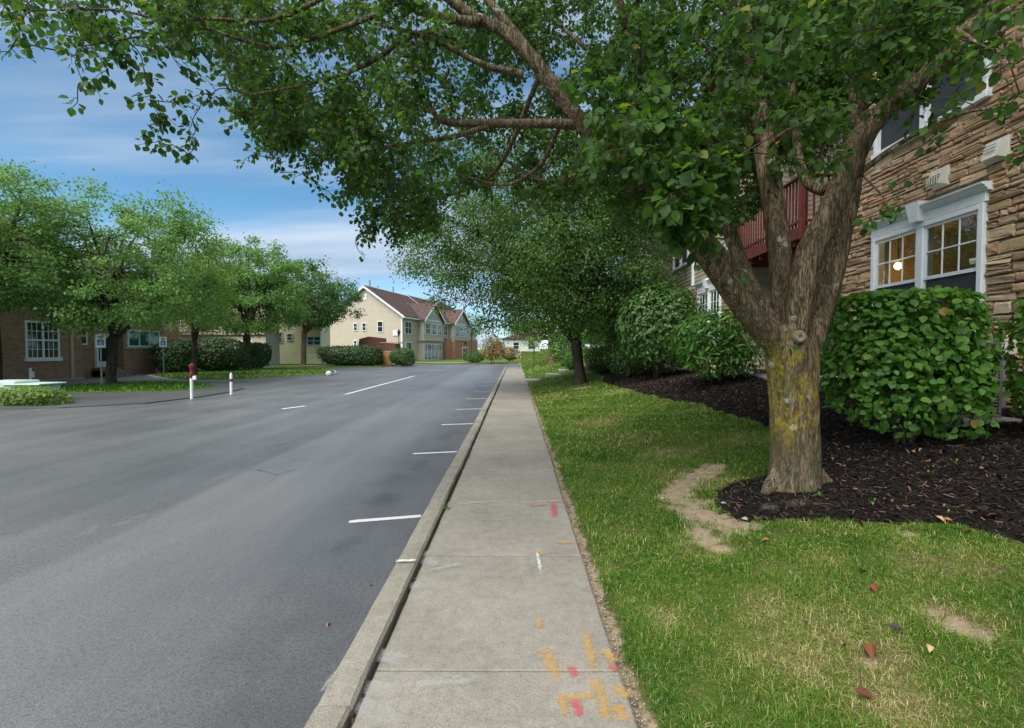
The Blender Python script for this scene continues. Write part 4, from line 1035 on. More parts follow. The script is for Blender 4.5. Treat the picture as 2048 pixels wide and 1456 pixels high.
# ================================================================== OTHER TREES
def gen_tree(name, label, base, fork, tr, cc, cr, ncl, nl, ls, lmat, bmat, seed, nl_limbs=6, shape='far', group=None, crad=0.16, trunk_top=None, limbs=None, low=0.0):
    g = np.random.default_rng(seed); base = np.array(base, float); cc = np.array(cc, float); cr = np.array(cr, float)
    t = thing(name, label, 'tree', base, group=group)
    mb = MB(); top = base + np.array([(cc[0]-base[0])*0.15, (cc[1]-base[1])*0.15, fork])
    mb.tube([base-[0, 0, 0.25], base+[0, 0, 0.02], base+[0, 0, 0.3], (base+top)/2+g.normal(0, tr*0.15, 3), top], [tr*1.7, tr*1.45, tr*1.1, tr, tr*1.05], 12, 4, wob=0.05)
    nodes = []
    ends = limbs if limbs is not None else []
    if limbs is None:
        for k in range(nl_limbs):
            a = k/nl_limbs*6.283 + g.uniform(-0.4, 0.4); el = g.uniform(0.15, 1.0)
            ends.append(cc + cr*np.array([math.cos(a)*0.75*(1.1-el*0.6), math.sin(a)*0.75*(1.1-el*0.6), -0.35+el*1.1]))
        ends.append(cc + cr*np.array([0.05, 0, 0.8]))
    for e in ends:
        e = np.array(e); md = top + (e-top)*0.45 + np.array([0, 0, 0.10*np.linalg.norm(e-top)]) + g.normal(0, 0.15, 3)
        st = top - np.array([0, 0, g.uniform(0.05, 0.5)*min(1, fork*0.3)])
        r0 = tr*g.uniform(0.45, 0.62)
        P = smooth_path(np.array([st, md, e]), 6); rr = np.linspace(r0, r0*0.18, len(P))
        mb.tube([st, md, e], [r0, r0*0.6, r0*0.18], 8, 6, wob=0.04)
        nodes += [(*q, k) for q, k in zip(P[2:], rr[2:])]
    nodes = np.array(nodes)
    lobes = unit(g.normal(size=(9, 3))); lam = g.uniform(-0.16, 0.22, 9)
    LP, LA, LN = [], [], []
    bv, bf, bn = [], [], 0
    for i in range(ncl):
        u = unit(g.normal(size=3)); r = g.random()**(1/2.6)
        s = 1 + sum(l*max(0, float(u @ q))**5 for l, q in zip(lam, lobes))
        c = cc + u*cr*r*s
        if u[2] < -0.3: c[2] = max(c[2], cc[2] - cr[2]*(0.62 + low) + 0.15*g.normal())
        dd = np.sum((nodes[:, :3]-c)**2, 1); j = int(np.argmin(dd)); a = nodes[j, :3]; ln = math.sqrt(dd[j])
        P = smooth_path(np.array([a, (a+c)/2+[0, 0, 0.1*ln]+g.normal(0, 0.06*ln, 3), c]), 3)
        v, f = tube_arrays(P, np.linspace(min(nodes[j, 3]*0.6, 0.035), 0.008, len(P)), 4); bv.append(v); bf.append(f+bn); bn += len(v)
        k = int(nl*g.uniform(0.7, 1.3)); cradi = float(np.mean(cr))*crad*g.uniform(0.7, 1.35)
        o = g.normal(0, 0.5, (k, 3)); o = o*cradi*np.array([1.25, 1.25, 0.85])
        LP.append(c+o); LA.append(o/cradi*0.5 + [0, 0, -0.35] + g.normal(0, 0.5, (k, 3))); LN.append(u*0.35 + [0, 0, 0.7] + g.normal(0, 0.45, (k, 3)))
    obj('trunk', mb, bmat, t, world=True, smooth=True)
    fast_mesh('branches', np.vstack(bv), np.vstack(bf), MT['twig'], t)
    LP, LA, LN = np.vstack(LP), np.vstack(LA), np.vstack(LN)
    leaves('crown', LP, LA, LN, ls*g.uniform(0.7, 1.25, len(LP)), shape, lmat, t, rnd=g.random(len(LP)))
    return t
def gz(px, py): p = hit(px, py); return (p[0], p[1], float(G(p[0], p[1]))-0.02)
b2 = gz(1160, 768)
gen_tree('street_tree', 'dark-trunked street tree standing on the lawn before the stepped path', b2, 1.6, 0.185, (b2[0]-1.0, b2[1]+0.2, 5.4), (5.2, 4.5, 3.7), 640, 190, 0.088, MT['leaf2'], MT['bark_dark'], 21, shape='far', crad=0.10,
    limbs=[at(1060,560,b2[1]-0.3), at(960,470,b2[1]-0.8), at(1140,520,b2[1]), at(1185,480,b2[1]+.3), at(1100,440,b2[1]+1.5), at(1250,470,b2[1]-.6), at(1010,520,b2[1]+2), at(1170,380,b2[1]+.8), at(900,500,b2[1]+.3), at(1080,350,b2[1]-1)], low=0.2)
b3 = gz(1104, 727)
gen_tree('street_tree', 'paler-barked tree on the lawn hump beside lime bushes', b3, 2.2, 0.26, (b3[0]-0.3, b3[1], 7.0), (4.6, 4.4, 3.6), 260, 70, 0.19, MT['leaf2'], MT['bark_pale'], 22, shape='far', crad=0.15)
LZ = ROAD_Z + 0.02
T1 = toflat(222, 771, ROAD_Z)
gen_tree('lot_tree', 'broad round tree with leaning trunk in the thin grass island', (T1[0], T1[1], LZ), 2.2, 0.19, at(265, 535, T1[1]), (4.5, 3.8, 3.5), 250, 150, 0.125, MT['leaf_left'], MT['bark_dark'], 31, crad=0.11, low=0.06)
gen_tree('lot_tree', 'tall loose tree close to the brick building wall and its downpipe', (-20.6, 18.4, LZ), 2.6, 0.24, at(-25, 490, 18.4), (3.3, 3.0, 3.4), 190, 140, 0.115, MT['leaf_left'], MT['bark_dark'], 32, crad=0.12, low=0.0)
gen_tree('lot_tree', 'small yellow-green tree behind the red topped post', (-19.2, 28.0, LZ), 2.0, 0.14, at(395, 585, 28.0), (2.3, 2.3, 2.6), 120, 120, 0.125, MT['leaf_yel'], MT['bark_dark'], 33, crad=0.14, low=0.3)
T2 = toflat(495, 741, ROAD_Z)
gen_tree('lot_tree', 'dark-trunked round tree on the verge beside the clipped hedge', (T2[0], T2[1], LZ+0.06), 2.6, 0.25, at(492, 580, T2[1]), (4.1, 3.8, 4.1), 200, 130, 0.18, MT['leaf_left'], MT['bark_dark'], 34, crad=0.12, low=0.08)
T3 = toflat(607, 731, ROAD_Z)
gen_tree('lot_tree', 'slim-trunked spreading tree in front of the cream wall', (T3[0], T3[1], LZ), 3.4, 0.24, at(625, 600, T3[1]), (4.6, 4.0, 3.7), 190, 125, 0.21, MT['leaf_left2'], MT['bark_pale'], 35, crad=0.125, low=-0.08)
b5 = at(1068, 722, 50)
gen_tree('sapling', 'thin young sapling on the bright far grass', (b5[0], 50, 0.1), 1.5, 0.05, (b5[0], 50, 2.4), (1.5, 1.2, 0.6), 22, 22, 0.16, MT['leaf_lime'], MT['bark_dark'], 36, nl_limbs=3, crad=0.3)
for (x, y, s, sd, lab) in [(14,96,7,41,'tall tree rising behind the far end of the pale house'),(12,62,6,49,'round tree beyond the parked white car'),(9.5,48,5.5,50,'full tree beyond the lawn hump and lime bushes'),(27,84,7,42,'far tree deep behind the stone house'),(-40,84,7,43,'far tree behind the beige house roof'),(-34,100,8,44,'tall far tree behind the cream house roof'),(2,128,8,45,'farthest tree straight behind the pale house'),(-14,130,8,46,'farthest tree behind the gabled houses'),(40,70,7,47,'far tree well beyond the stone house'),(-52,60,7,48,'far tree behind the orange brick wing')]:
    gen_tree('far_tree', lab, (x, y, -0.1), 2.5, 0.3, (x, y, s*0.85), (s*0.72, s*0.72, s*0.6), 90, 44, 0.42, MT['leaf_left'], MT['bark_dark'], sd, nl_limbs=4, crad=0.2, group='trees beyond the far houses')

# ================================================================== SHRUBS
def shrub(name, label, c, rad, n, ls, mat, seed, shape='far', flat=0.0, stems=6, parts=0, jag=0.10, up=0.5, cat='shrub', group=None, box=0.0, stem_mat='twig', lowcut=None, boxy=2.0, lobes=None):
    """c: ground point; rad: half widths and height"""
    g = np.random.default_rng(seed); c = np.array(c, float); rx, ry, h = rad
    t = thing(name, label, cat, c, group=group)
    mid = c + np.array([0, 0, h*0.55]); rz = h*0.47
    mb = MB()
    for k in range(stems):
        a = g.uniform(0, 6.283); r = g.uniform(0.02, 0.12); e = mid + np.array([math.cos(a)*rx*0.6, math.sin(a)*ry*0.6, g.uniform(-0.1, 0.5)*rz])
        mb.tube([c+[math.cos(a)*r, math.sin(a)*r, -0.06], (c+e)/2+g.normal(0, 0.06, 3)*min(1, rx), e], [0.018*min(1.4, rx+0.4), 0.013, 0.006], 6, 4)
    obj('stems', mb, MT[stem_mat], t, world=True, smooth=True)
    u = unit(g.normal(size=(n, 3)))
    if boxy > 2: u = u / (np.sum(np.abs(u)**boxy, 1)**(1/boxy))[:, None]
    lob = unit(g.normal(size=(14, 3))); lam = g.uniform(-1, 1, 14)*jag
    s = 1 + (np.maximum(0, u @ lob.T)**6) @ lam
    depth = np.where(g.random(n) < 0.72, g.uniform(0.90, 1.03, n), g.uniform(0.45, 0.92, n)) + g.normal(0, 0.018, n) + np.where(g.random(n) < 0.05, g.uniform(0.02, 0.16, n), 0)
    if lobes:
        W = np.array(lobes, float); pick = g.choice(len(W), n, p=W[:, 6]/W[:, 6].sum()); Lb = W[pick]
        P = mid + (Lb[:, :3] + u*Lb[:, 3:6]*(s*depth)[:, None])*np.array([rx, ry, rz])
    else: P = mid + u*np.array([rx, ry, rz])*(s*depth)[:, None]
    if flat: P[:, 2] = np.where(P[:, 2] > mid[2]+rz*flat, mid[2]+rz*flat+(P[:, 2]-mid[2]-rz*flat)*0.25, P[:, 2])
    ok = P[:, 2] > c[2] + 0.02
    if lowcut is not None: ok &= (P[:, 2] > c[2] + lowcut) | (g.random(n) < 0.25)
    P, u, depth = P[ok], u[ok], depth[ok]; n = len(P)
    on = unit(u/np.array([rx, ry, rz]))
    A = np.cross(on, g.normal(size=(n, 3)))*0.8 + on*0.35 + np.array([0, 0, -0.45]) + g.normal(0, 0.15, (n, 3))
    Nn = on*0.75 + np.array([0, 0, up]) + g.normal(0, 0.32, (n, 3)); S = ls*g.uniform(0.45, 1.3, n)
    if parts:
        vis, dep = in_view(P); D = unit(np.array([0, 0, CAM_H]) - P)
        sc = np.where(vis & (depth > 0.9) & (np.sum(D*on, 1) > 0.15), S/dep, 0); big = np.argsort(-sc)[:parts]; big = big[sc[big] > 0]
        rest = np.ones(n, bool); rest[big] = False
        fo = leaves('foliage', P[rest], A[rest], Nn[rest], S[rest], shape, mat, t, rnd=g.random(int(rest.sum())))
        leaf_parts(leaf_template(name+'_leaf_mesh', shape, mat), P[big], A[big], Nn[big], S[big], fo, t)
    else: leaves('foliage', P, A, Nn, S, shape, mat, t, rnd=g.random(n))
    return t
def gp(x, y): return (x, y, ground_z(x, y))
shrub('broadleaf_shrub', 'clipped broad-leaved shrub below the lit window in the bark bed', gp(3.86, 4.72), (0.73, 0.62, 1.62), 6500, 0.070, MT['leaf_shrub'], 51, 'pear', flat=0.7, stems=11, parts=300, jag=0.22, lowcut=0.12, lobes=[(0,0,.15,1,1,.85,3),(-.42,-.15,-.30,.60,.8,.62,1.2),(.38,-.2,-.48,.52,.7,.55,1.1),(.25,0,.42,.72,.8,.55,1),(-.35,.1,.40,.62,.7,.5,.9),(.62,-.1,.1,.42,.6,.5,.7)])
shrub('broadleaf_shrub', 'broad-leaved shrub beside the meter box on the stone wall', gp(4.74, 3.98), (0.34, 0.5, 1.5), 1700, 0.074, MT['leaf_shrub'], 52, 'pear', stems=5, parts=60, jag=0.15, lowcut=0.2)
shrub('rhododendron', 'glossy long-leaved rhododendron beside the patio step', gp(4.05, 9.5), (0.86, 0.8, 1.42), 2600, 0.15, MT['leaf_rhodo'], 53, 'long', stems=6, jag=0.2, up=0.7, parts=120, lobes=[(0,0,0,.8,.85,.9,2),(-.4,-.1,.2,.6,.6,.6,1),(.4,.1,.1,.6,.6,.7,1),(0,0,.5,.6,.6,.5,1),(-.2,-.3,-.4,.6,.6,.5,.7),(.5,-.2,-.4,.45,.5,.5,.6)])
shrub('dome_shrub', 'big clipped dome shrub with small dark leaves and bare stems', gp(4.25, 14.0), (1.28, 1.2, 2.75), 6500, 0.115, MT['leaf_vib'], 54, 'oval', stems=12, jag=0.08, lowcut=0.5)
shrub('loose_shrub', 'tall loose dark shrub growing behind the clipped dome', gp(4.9, 18.5), (1.9, 1.7, 3.9), 6500, 0.13, MT['leaf_vib'], 55, 'oval', stems=8, jag=0.22, lobes=[(0,0,0,.8,.85,.9,2),(-.4,-.1,.2,.6,.6,.6,1),(.4,.1,.1,.6,.6,.7,1),(0,0,.5,.6,.6,.5,1),(-.2,-.3,-.4,.6,.6,.5,.7),(.5,-.2,-.4,.45,.5,.5,.6)])
shrub('loose_shrub', 'low dark undergrowth shrub at the foot of the dome', gp(3.75, 15.9), (0.75, 0.8, 1.25), 2200, 0.09, MT['leaf_dark'], 56, 'oval', stems=7, jag=0.2)
shrub('ball_shrub', 'tight round clipped ball shrub behind the dark-trunked tree', gp(3.62, 20.0), (0.64, 0.62, 1.12), 5200, 0.06, MT['leaf_vib'], 57, 'far', stems=3, jag=0.03)
shrub('lime_bush', 'bright lime bush by the paler-barked tree, tallest of three', gp(3.1, 30.0), (1.0, 0.9, 2.7), 2600, 0.15, MT['leaf_lime'], 58, 'far', jag=0.2, lobes=[(0,0,0,.8,.85,.9,2),(-.4,-.1,.2,.6,.6,.6,1),(.4,.1,.1,.6,.6,.7,1),(0,0,.5,.6,.6,.5,1),(-.2,-.3,-.4,.6,.6,.5,.7),(.5,-.2,-.4,.45,.5,.5,.6)])
shrub('lime_bush', 'narrow clipped green bush between the lime bushes', gp(3.1, 26.6), (0.5, 0.5, 1.5), 1800, 0.10, MT['leaf_vib'], 59, 'far', jag=0.06)
shrub('lime_bush', 'small low yellow-lime bush beside the stepped path', gp(3.0, 25.0), (0.42, 0.4, 1.0), 1400, 0.09, MT['leaf_lime'], 60, 'far', jag=0.08)
shrub('loose_shrub', 'tall leafy shrub filling the gap behind the ball shrub', gp(5.1, 24.5), (1.6, 1.6, 4.4), 5200, 0.16, MT['leaf2'], 71, 'far', jag=0.22, lobes=[(0,0,0,.8,.85,.9,2),(-.4,-.1,.2,.6,.6,.6,1),(.4,.1,.1,.6,.6,.7,1),(0,0,.5,.6,.6,.5,1),(-.2,-.3,-.4,.6,.6,.5,.7),(.5,-.2,-.4,.45,.5,.5,.6)])
LZ2 = ROAD_Z + 0.03
hp = lambda px, py: (*toflat(px, py, ROAD_Z)[:2], LZ2)
c = toflat(52, 817, ROAD_Z)
shrub('low_hedge', 'low rough hedge at the kerb under the pale green cabinet', (-14.2, 13.7, LZ2), (0.8, 0.45, 0.5), 2200, 0.10, MT['leaf_yel'], 61, 'far', jag=0.15, boxy=3)
for k, (px, Y, rx, h, lab) in enumerate([(352,32,1.2,2.2,'dark evergreen hedge clump behind the blue parking sign post'),(436,33.5,1.6,2.3,'wide dark evergreen hedge clump behind the white lattice'),(508,39,0.9,2.1,'dark evergreen hedge clump beside the cream wall')]):
    x = at(px, 700, Y)[0]; shrub('evergreen_hedge', lab, (x, Y, LZ2), (rx, 1.2, h), 7000, 0.17, MT['leaf_dark'] if k else MT['leaf_dark'], 62+k, 'far', jag=0.12, boxy=3.2, cat='hedge')
c = at(698, 735, 43.5)
shrub('yew_hedge', 'long shaggy dark hedge before the gabled house', (c[0], 44.6, 0), (2.9, 1.1, 1.75), 11000, 0.17, MT['leaf_dark'], 66, 'far', jag=0.10, boxy=3.5, cat='hedge')
c = at(803, 733, 45)
shrub('yew_hedge', 'short mixed green bush beside the tan wall', (c[0], 45.2, 0), (1.15, 0.9, 1.65), 4000, 0.16, MT['leaf_vib'], 67, 'far', jag=0.12, boxy=2.6)
c = at(985, 720, 52)
shrub('autumn_bush', 'orange-tinted feathery bush beside the far brick house', (c[0], 53, 0), (1.5, 1.2, 3.0), 2400, 0.18, MT['leaf_aut'], 68, 'far', jag=0.25, lobes=[(0,0,0,.8,.85,.9,2),(-.4,-.1,.2,.6,.6,.6,1),(.4,.1,.1,.6,.6,.7,1),(0,0,.5,.6,.6,.5,1),(-.2,-.3,-.4,.6,.6,.5,.7),(.5,-.2,-.4,.45,.5,.5,.6)])
c = at(950, 722, 50)
shrub('autumn_bush', 'low green bush at the white door of the brick house', (c[0]-0.4, 54, 0), (1.1, 0.9, 1.3), 1800, 0.15, MT['leaf_vib'], 69, 'far', jag=0.2)
c = at(1018, 712, 56)
shrub('autumn_bush', 'reddish low shrub by the white far house', (c[0], 60, 0), (1.2, 1.0, 1.8), 1500, 0.2, MT['leaf_aut'], 70, 'far', jag=0.2)

# ================================================================== THE STONE HOUSE BESIDE THE WALK
HROT = R(-2.5)
house = thing('stone_house', 'stone-faced townhouse with white cornice windows and a red deck', 'house', (5.86, 5.9, 0), HROT)
# local axes: x into the house, y along the front (away), z up
def walls_with_openings(mb, x0, x1, y0, y1, z0, z1, ops):
    cy = sorted({y0, y1, *[v for o in ops for v in (o[0], o[1]) if y0 < v < y1]}); cz = sorted({z0, z1, *[v for o in ops for v in (o[2], o[3]) if z0 < v < z1]})
    for a, b in zip(cy, cy[1:]):
        run = None
        for c, d_ in zip(cz, cz[1:]):
            hole = any(o[0] <= (a+b)/2 <= o[1] and o[2] <= (c+d_)/2 <= o[3] for o in ops)
            if not hole: run = (run[0], d_) if run else (c, d_)
            if hole or d_ == cz[-1]:
                if run: mb.box(x0, x1, a, b, *run)
                run = None
def stone_arrays(y0, y1, z0, z1, x, p):
    """one ledge stone: rounded uneven face proud of the wall, x is the wall face, outward is -x"""
    g = 0.008; ys = [y0+g, y0+g+min(0.02, (y1-y0)*0.2), y1-g-min(0.02, (y1-y0)*0.2), y1-g]; zs = [z0+g, z0+g+(z1-z0)*0.22, z1-g-(z1-z0)*0.22, z1-g]
    sl = random.uniform(-0.25, 0.25)*p; v = []
    for i, yy in enumerate(ys):
        for k, zz in enumerate(zs):
            ed = (i in (0, 3)) + (k in (0, 3))
            dpt = p*(1.0, 0.9, 0.74)[ed] + (random.uniform(-0.009, 0.009)) + sl*(k/3-0.5)
            v.append((x - dpt, yy + random.uniform(-0.005, 0.005), zz + random.uniform(-0.005, 0.005)*(2.0 if ed else 1)))
    f = [(i*4+k, i*4+k+1, (i+1)*4+k+1, (i+1)*4+k) for i in range(3) for k in range(3)]
    rim = [0, 1, 2, 3, 7, 11, 15, 14, 13, 12, 8, 4]
    for q, r in enumerate(rim): v.append((x+0.003, v[r][1], v[r][2]))
    f += [(rim[(q+1) % 12], rim[q], 16+q, 16+(q+1) % 12) for q in range(12)]
    return v, f
def stone_rows(y0, y1, z0, z1, ops):
    out = []; z = z0
    while z < z1 - 0.03:
        h = random.choice([0.065, 0.085, 0.10, 0.12, 0.145, 0.165]); zt = min(z+h, z1)
        segs = [(y0, y1)]
        for o in ops:
            if z < o[3] and zt > o[2]:
                ns = []
                for a, b in segs:
                    if o[0] > a: ns.append((a, min(b, o[0])))
                    if o[1] < b: ns.append((max(a, o[1]), b))
                segs = [q for q in ns if q[1]-q[0] > 0.03]
        for a, b in segs:
            y = a
            while y < b - 0.001:
                w = random.choice([random.uniform(0.11, 0.22), random.uniform(0.2, 0.42)])
                if b - (y+w) < 0.1: w = b - y
                jit = random.uniform(-0.012, 0.012)
                if h > 0.095 and random.random() < 0.42:
                    m_ = z + h*random.uniform(0.4, 0.6); out.append((y, y+w, z, m_)); out.append((y, y+w, m_, zt))
                else: out.append((y, y+w, z+max(0, jit), zt+min(0, jit)))
                y += w
        z = zt
    return out
W1 = (0.0, 1.95, 1.80, 3.40); W2 = (0.0, 1.95, 4.72, 6.28); WR = (-3.6, -1.9, 1.80, 3.40)
trimpad = 0.0
ops = [W1, W2]; wa = MB(); walls_with_openings(wa, 0.0, 0.22, -7.0, 2.75, 0.4, 8.4, ops)
wa.box(0.22, 1.12, 2.55, 2.75, 0.4, 8.4)
wallA = obj('stone_wall', wa, MT['mortar'], house)
sops = [(W1[0]-0.0, W1[1]+0.0, W1[2]-0.0, W1[3]+0.22), W2]
st = stone_rows(-4.0, 2.745, 0.55, 8.2, sops)
sizes = []
hm = np.array(BASE[house])
for s in st:
    c = hm[:3, :3] @ np.array([0, (s[0]+s[1])/2, (s[2]+s[3])/2]) + hm[:3, 3]
    v, dp = in_view(c[None]); sizes.append((s[1]-s[0])*(s[3]-s[2])/dp[0]**2*abs(c[0])/np.linalg.norm(c) if v[0] and c[2] > 1.0 and dp[0] < 12 else 0)
order = np.argsort(-np.array(sizes)); nparts = set(order[:300].tolist())
mv, mf, mr, mn = [], [], [], 0
for i, s in enumerate(st):
    v, f = stone_arrays(*s, 0.0, random.uniform(0.018, 0.045)); r = random.random()
    if i in nparts:
        o = obj('stone', (v, f), MT['stone'], wallA)
    else:
        mv += v; mf += [tuple(k+mn for k in q) for q in f]; mr += [r]*len(f); mn += len(v)
fast_mesh('stone_facing', np.array(mv), np.array(mf), MT['stone'], wallA, world=False, attr={'rnd': mr}, kind='stuff')

def bar(name, par, mat, x0, x1, y0, y1, z0, z1, b=0.006):
    mb = MB(); mb.bbox(x0, x1, y0, y1, z0, z1, min(b, (x1-x0)*.3, (y1-y0)*.3, (z1-z0)*.3)); return obj(name, mb, MT[mat], par)
def house_window(W, x=0.0, cornice=True, screen_low=True, lites=3, upper_grid=True, units=2):
    y0, y1, z0, z1 = W
    fr = MB(); j = 0.075
    fr.bbox(x-0.075, x+0.10, y0, y0+j, z0, z1, 0.008); fr.bbox(x-0.075, x+0.10, y1-j, y1, z0, z1, 0.008)
    fr.bbox(x-0.072, x+0.098, y0+j, y1-j, z1-j, z1-0.002, 0.008); fr.bbox(x-0.10, x+0.10, y0-0.02, y1+0.02, z0-0.05, z0+0.03, 0.008)
    ym = (y0+y1)/2
    if units == 2: fr.bbox(x-0.070, x+0.096, ym-0.06, ym+0.06, z0+0.03, z1-j, 0.008)
    w = obj('window', fr, MT['white'], house)
    us = [(y0+j, ym-0.06), (ym+0.06, y1-j)] if units == 2 else [(y0+j, y1-j)]
    zm = z0 + (z1-z0)*0.49
    for (a, b) in us:
        r = 0.035
        for (c, d_, xo, up_) in ((zm-0.02, z1-j, -0.045, True), (z0+0.03, zm+0.018, -0.012, False)):
            sa = MB(); e = 0.001
            sa.box(x+xo, x+xo+0.03, a+e, a+r, c, d_); sa.box(x+xo, x+xo+0.03, b-r, b-e, c, d_); sa.box(x+xo+0.001, x+xo+0.031, a+r, b-r, c, c+r+0.012); sa.box(x+xo+0.001, x+xo+0.031, a+r, b-r, d_-r, d_-e)
            obj('sash', sa, MT['white'], w)
            A, B_, C, D_ = a+r, b-r, c+r+0.012, d_-r
            if up_:
                for q in range(1, lites): yy = A+(B_-A)*q/lites; bar('muntin', w, 'white', x+xo+0.006, x+xo+0.024, yy-0.009, yy+0.009, C, D_, 0.003)
                bar('muntin', w, 'white', x+xo+0.004, x+xo+0.026, A, B_, (C+D_)/2-0.009, (C+D_)/2+0.009, 0.003)
                for q in range(lites):
                    for p in range(2):
                        mb = MB(); ya, yb = A+(B_-A)*q/lites, A+(B_-A)*(q+1)/lites; za, zb = C+(D_-C)*p/2, C+(D_-C)*(p+1)/2
                        k = random.uniform(-0.0015, 0.0015)
                        mb.add([(x+xo+0.015, ya, za), (x+xo+0.015+k, yb, za), (x+xo+0.015+k, yb, zb), (x+xo+0.015, ya, zb)], [(0, 3, 2, 1)]); obj('pane', mb, MT['glass'], w)
            else:
                mb = MB(); mb.add([(x+xo+0.015, A, C), (x+xo+0.015, B_, C), (x+xo+0.015, B_, D_), (x+xo+0.015, A, D_)], [(0, 3, 2, 1)]); obj('pane', mb, MT['glass'], w)
                mb = MB(); mb.box(x+xo-0.012, x+xo-0.008, A-0.01, B_+0.01, C-0.01, D_+0.01); obj('screen', mb, MT['screen'], w)
    if cornice:
        hd = MB(); hd.bbox(x-0.07, x+0.02, y0-0.02, y1+0.02, z1, z1+0.13, 0.006); obj('head_board', hd, MT['white'], w)
        co = MB(); prof = [(x+0.0, z1+0.13), (x-0.085, z1+0.13), (x-0.09, z1+0.15), (x-0.12, z1+0.165), (x-0.125, z1+0.185), (x-0.165, z1+0.205), (x-0.17, z1+0.225), (x+0.0, z1+0.235)]
        co.prism(prof, 1, y0-0.07, y1+0.07); obj('cornice', co, MT['white'], w)
        ke = MB(); ke.add([(x-0.16, ym-0.07, z1+0.01), (x-0.16, ym+0.07, z1+0.01), (x-0.19, ym+0.12, z1+0.28), (x-0.19, ym-0.12, z1+0.28), (x-0.0, ym-0.07, z1+0.01), (x-0.0, ym+0.07, z1+0.01), (x-0.0, ym+0.12, z1+0.28), (x-0.0, ym-0.12, z1+0.28)], [(0,1,2,3)[::-1],(4,5,6,7),(0,4,5,1)[::-1],(1,5,6,2)[::-1],(2,6,7,3)[::-1],(3,7,4,0)[::-1]]); obj('keystone', ke, MT['white'], w)
    return w
win1 = house_window(W1); win2 = house_window(W2, cornice=False, upper_grid=False)
# alarm sticker in the lower corner of the near unit: three small white letter-like marks over two lines
stx = -0.0385
for (a, b, c, d_) in [(0.12,0.145,2.70,2.735),(0.15,0.172,2.70,2.735),(0.178,0.205,2.70,2.735),(0.12,0.20,2.682,2.690),(0.125,0.195,2.665,2.673)]:
    mb = MB(); mb.box(stx, stx+0.002, a, b, c, d_); obj('sticker_mark', mb, MT['white2'], win1)
# rooms behind the glass
def room(y0, y1, z0, z1, dep, mat):
    mb = MB(); x0, x1 = 0.225, dep
    mb.add([(x0,y0,z0),(x1,y0,z0),(x1,y1,z0),(x0,y1,z0),(x0,y0,z1),(x1,y0,z1),(x1,y1,z1),(x0,y1,z1)], [(0,1,2,3),(4,7,6,5),(0,4,5,1),(1,5,6,2),(2,6,7,3)])
    return obj('room', mb, MT[mat], house)
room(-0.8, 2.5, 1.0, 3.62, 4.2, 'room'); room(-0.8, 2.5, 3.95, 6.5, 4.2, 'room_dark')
par = MB(); par.box(1.7, 1.85, 1.75, 2.45, 1.02, 3.6); obj('room_partition', par, MT['room_dark'], house)
lp = hm[:3, :3] @ np.array([2.3, 2.05, 2.72]) + hm[:3, 3]
d1 = ray(1796, 533); tt = (lp[1]) / d1[1]; lp = np.array([0, 0, CAM_H]) + d1*tt*1.0
lamp = thing('ceiling_lamp', 'small lit ceiling lamp glowing inside the stone house window', 'lamp', lp)
mb = MB(); n_ = 14; v = []; f = []
for (r, h) in [(0.015, 0.07), (0.035, 0.06), (0.055, 0.03), (0.06, 0.0), (0.04, -0.035), (0.01, -0.05)]:
    v += [(math.cos(k/n_*6.283)*r, math.sin(k/n_*6.283)*r, h) for k in range(n_)]
for i in range(5): f += [(i*n_+k, i*n_+(k+1) % n_, (i+1)*n_+(k+1) % n_, (i+1)*n_+k) for k in range(n_)]
mb.add(v, f); obj('lamp_shade', mb, MT['glow'], lamp, smooth=True)
mb = MB(); mb.tube([(0,0,0.11), (0,0,0.3), (0,0,3.6-lp[2])], [0.012, 0.012, 0.012], 6, 2); obj('rod', mb, MT['black'], lamp)
pl = bpy.data.lights.new('lamp_light', 'POINT'); pl.energy = 7; pl.color = (1, 0.66, 0.34); pl.shadow_soft_size = 0.1
po = bpy.data.objects.new('lamp_light', pl); link(po, lamp); po.location = (0, 0, -0.18)
# wall vents, meter
def vent(y, z, label, grid):
    t = thing('wall_vent', label, 'vent', hm[:3, :3] @ np.array([-0.05, y, z]) + hm[:3, 3], HROT)
    mb = MB(); mb.add([(0.03,-0.11,-0.12),(0.03,0.11,-0.12),(0.03,0.11,0.12),(0.03,-0.11,0.12),(-0.11,-0.10,-0.10),(-0.11,0.10,-0.10),(-0.05,0.10,0.11),(-0.05,-0.10,0.11)], [(0,1,2,3)[::-1],(4,5,6,7)[::-1],(0,4,5,1)[::-1],(1,5,6,2)[::-1],(2,6,7,3)[::-1],(3,7,4,0)[::-1]])
    obj('hood', mb, MT['vent'], t); bar('flange', t, 'vent', 0.0, 0.035, -0.125, 0.125, -0.135, 0.135)
    if grid:
        for k in range(5):
            zz = -0.095 + 0.028*k; bar('slat', t, 'screen', -0.114+0.008*k, -0.104+0.008*k, -0.085, 0.085, zz, zz+0.012, 0.002)
        for k in range(5):
            yy = -0.08 + 0.04*k; bar('slat', t, 'vent', -0.118, -0.106, yy-0.004, yy+0.004, -0.10, 0.02, 0.002)
    else:
        for k in range(3): bar('slat', t, 'screen', -0.105+0.006*k, -0.098+0.006*k, -0.07, 0.07, -0.03+0.04*k, -0.024+0.04*k, 0.002)
vent(0.667, 3.93, 'white louvred vent hood just above the lit window cornice', True)
vent(-0.138, 3.97, 'plain white flap vent hood beyond the end of the cornice', False)
t = thing('meter_box', 'pale grey meter box on the stone wall above the air conditioner', 'meter box', hm[:3, :3] @ np.array([-0.06, -0.33, 1.62]) + hm[:3, 3], HROT)
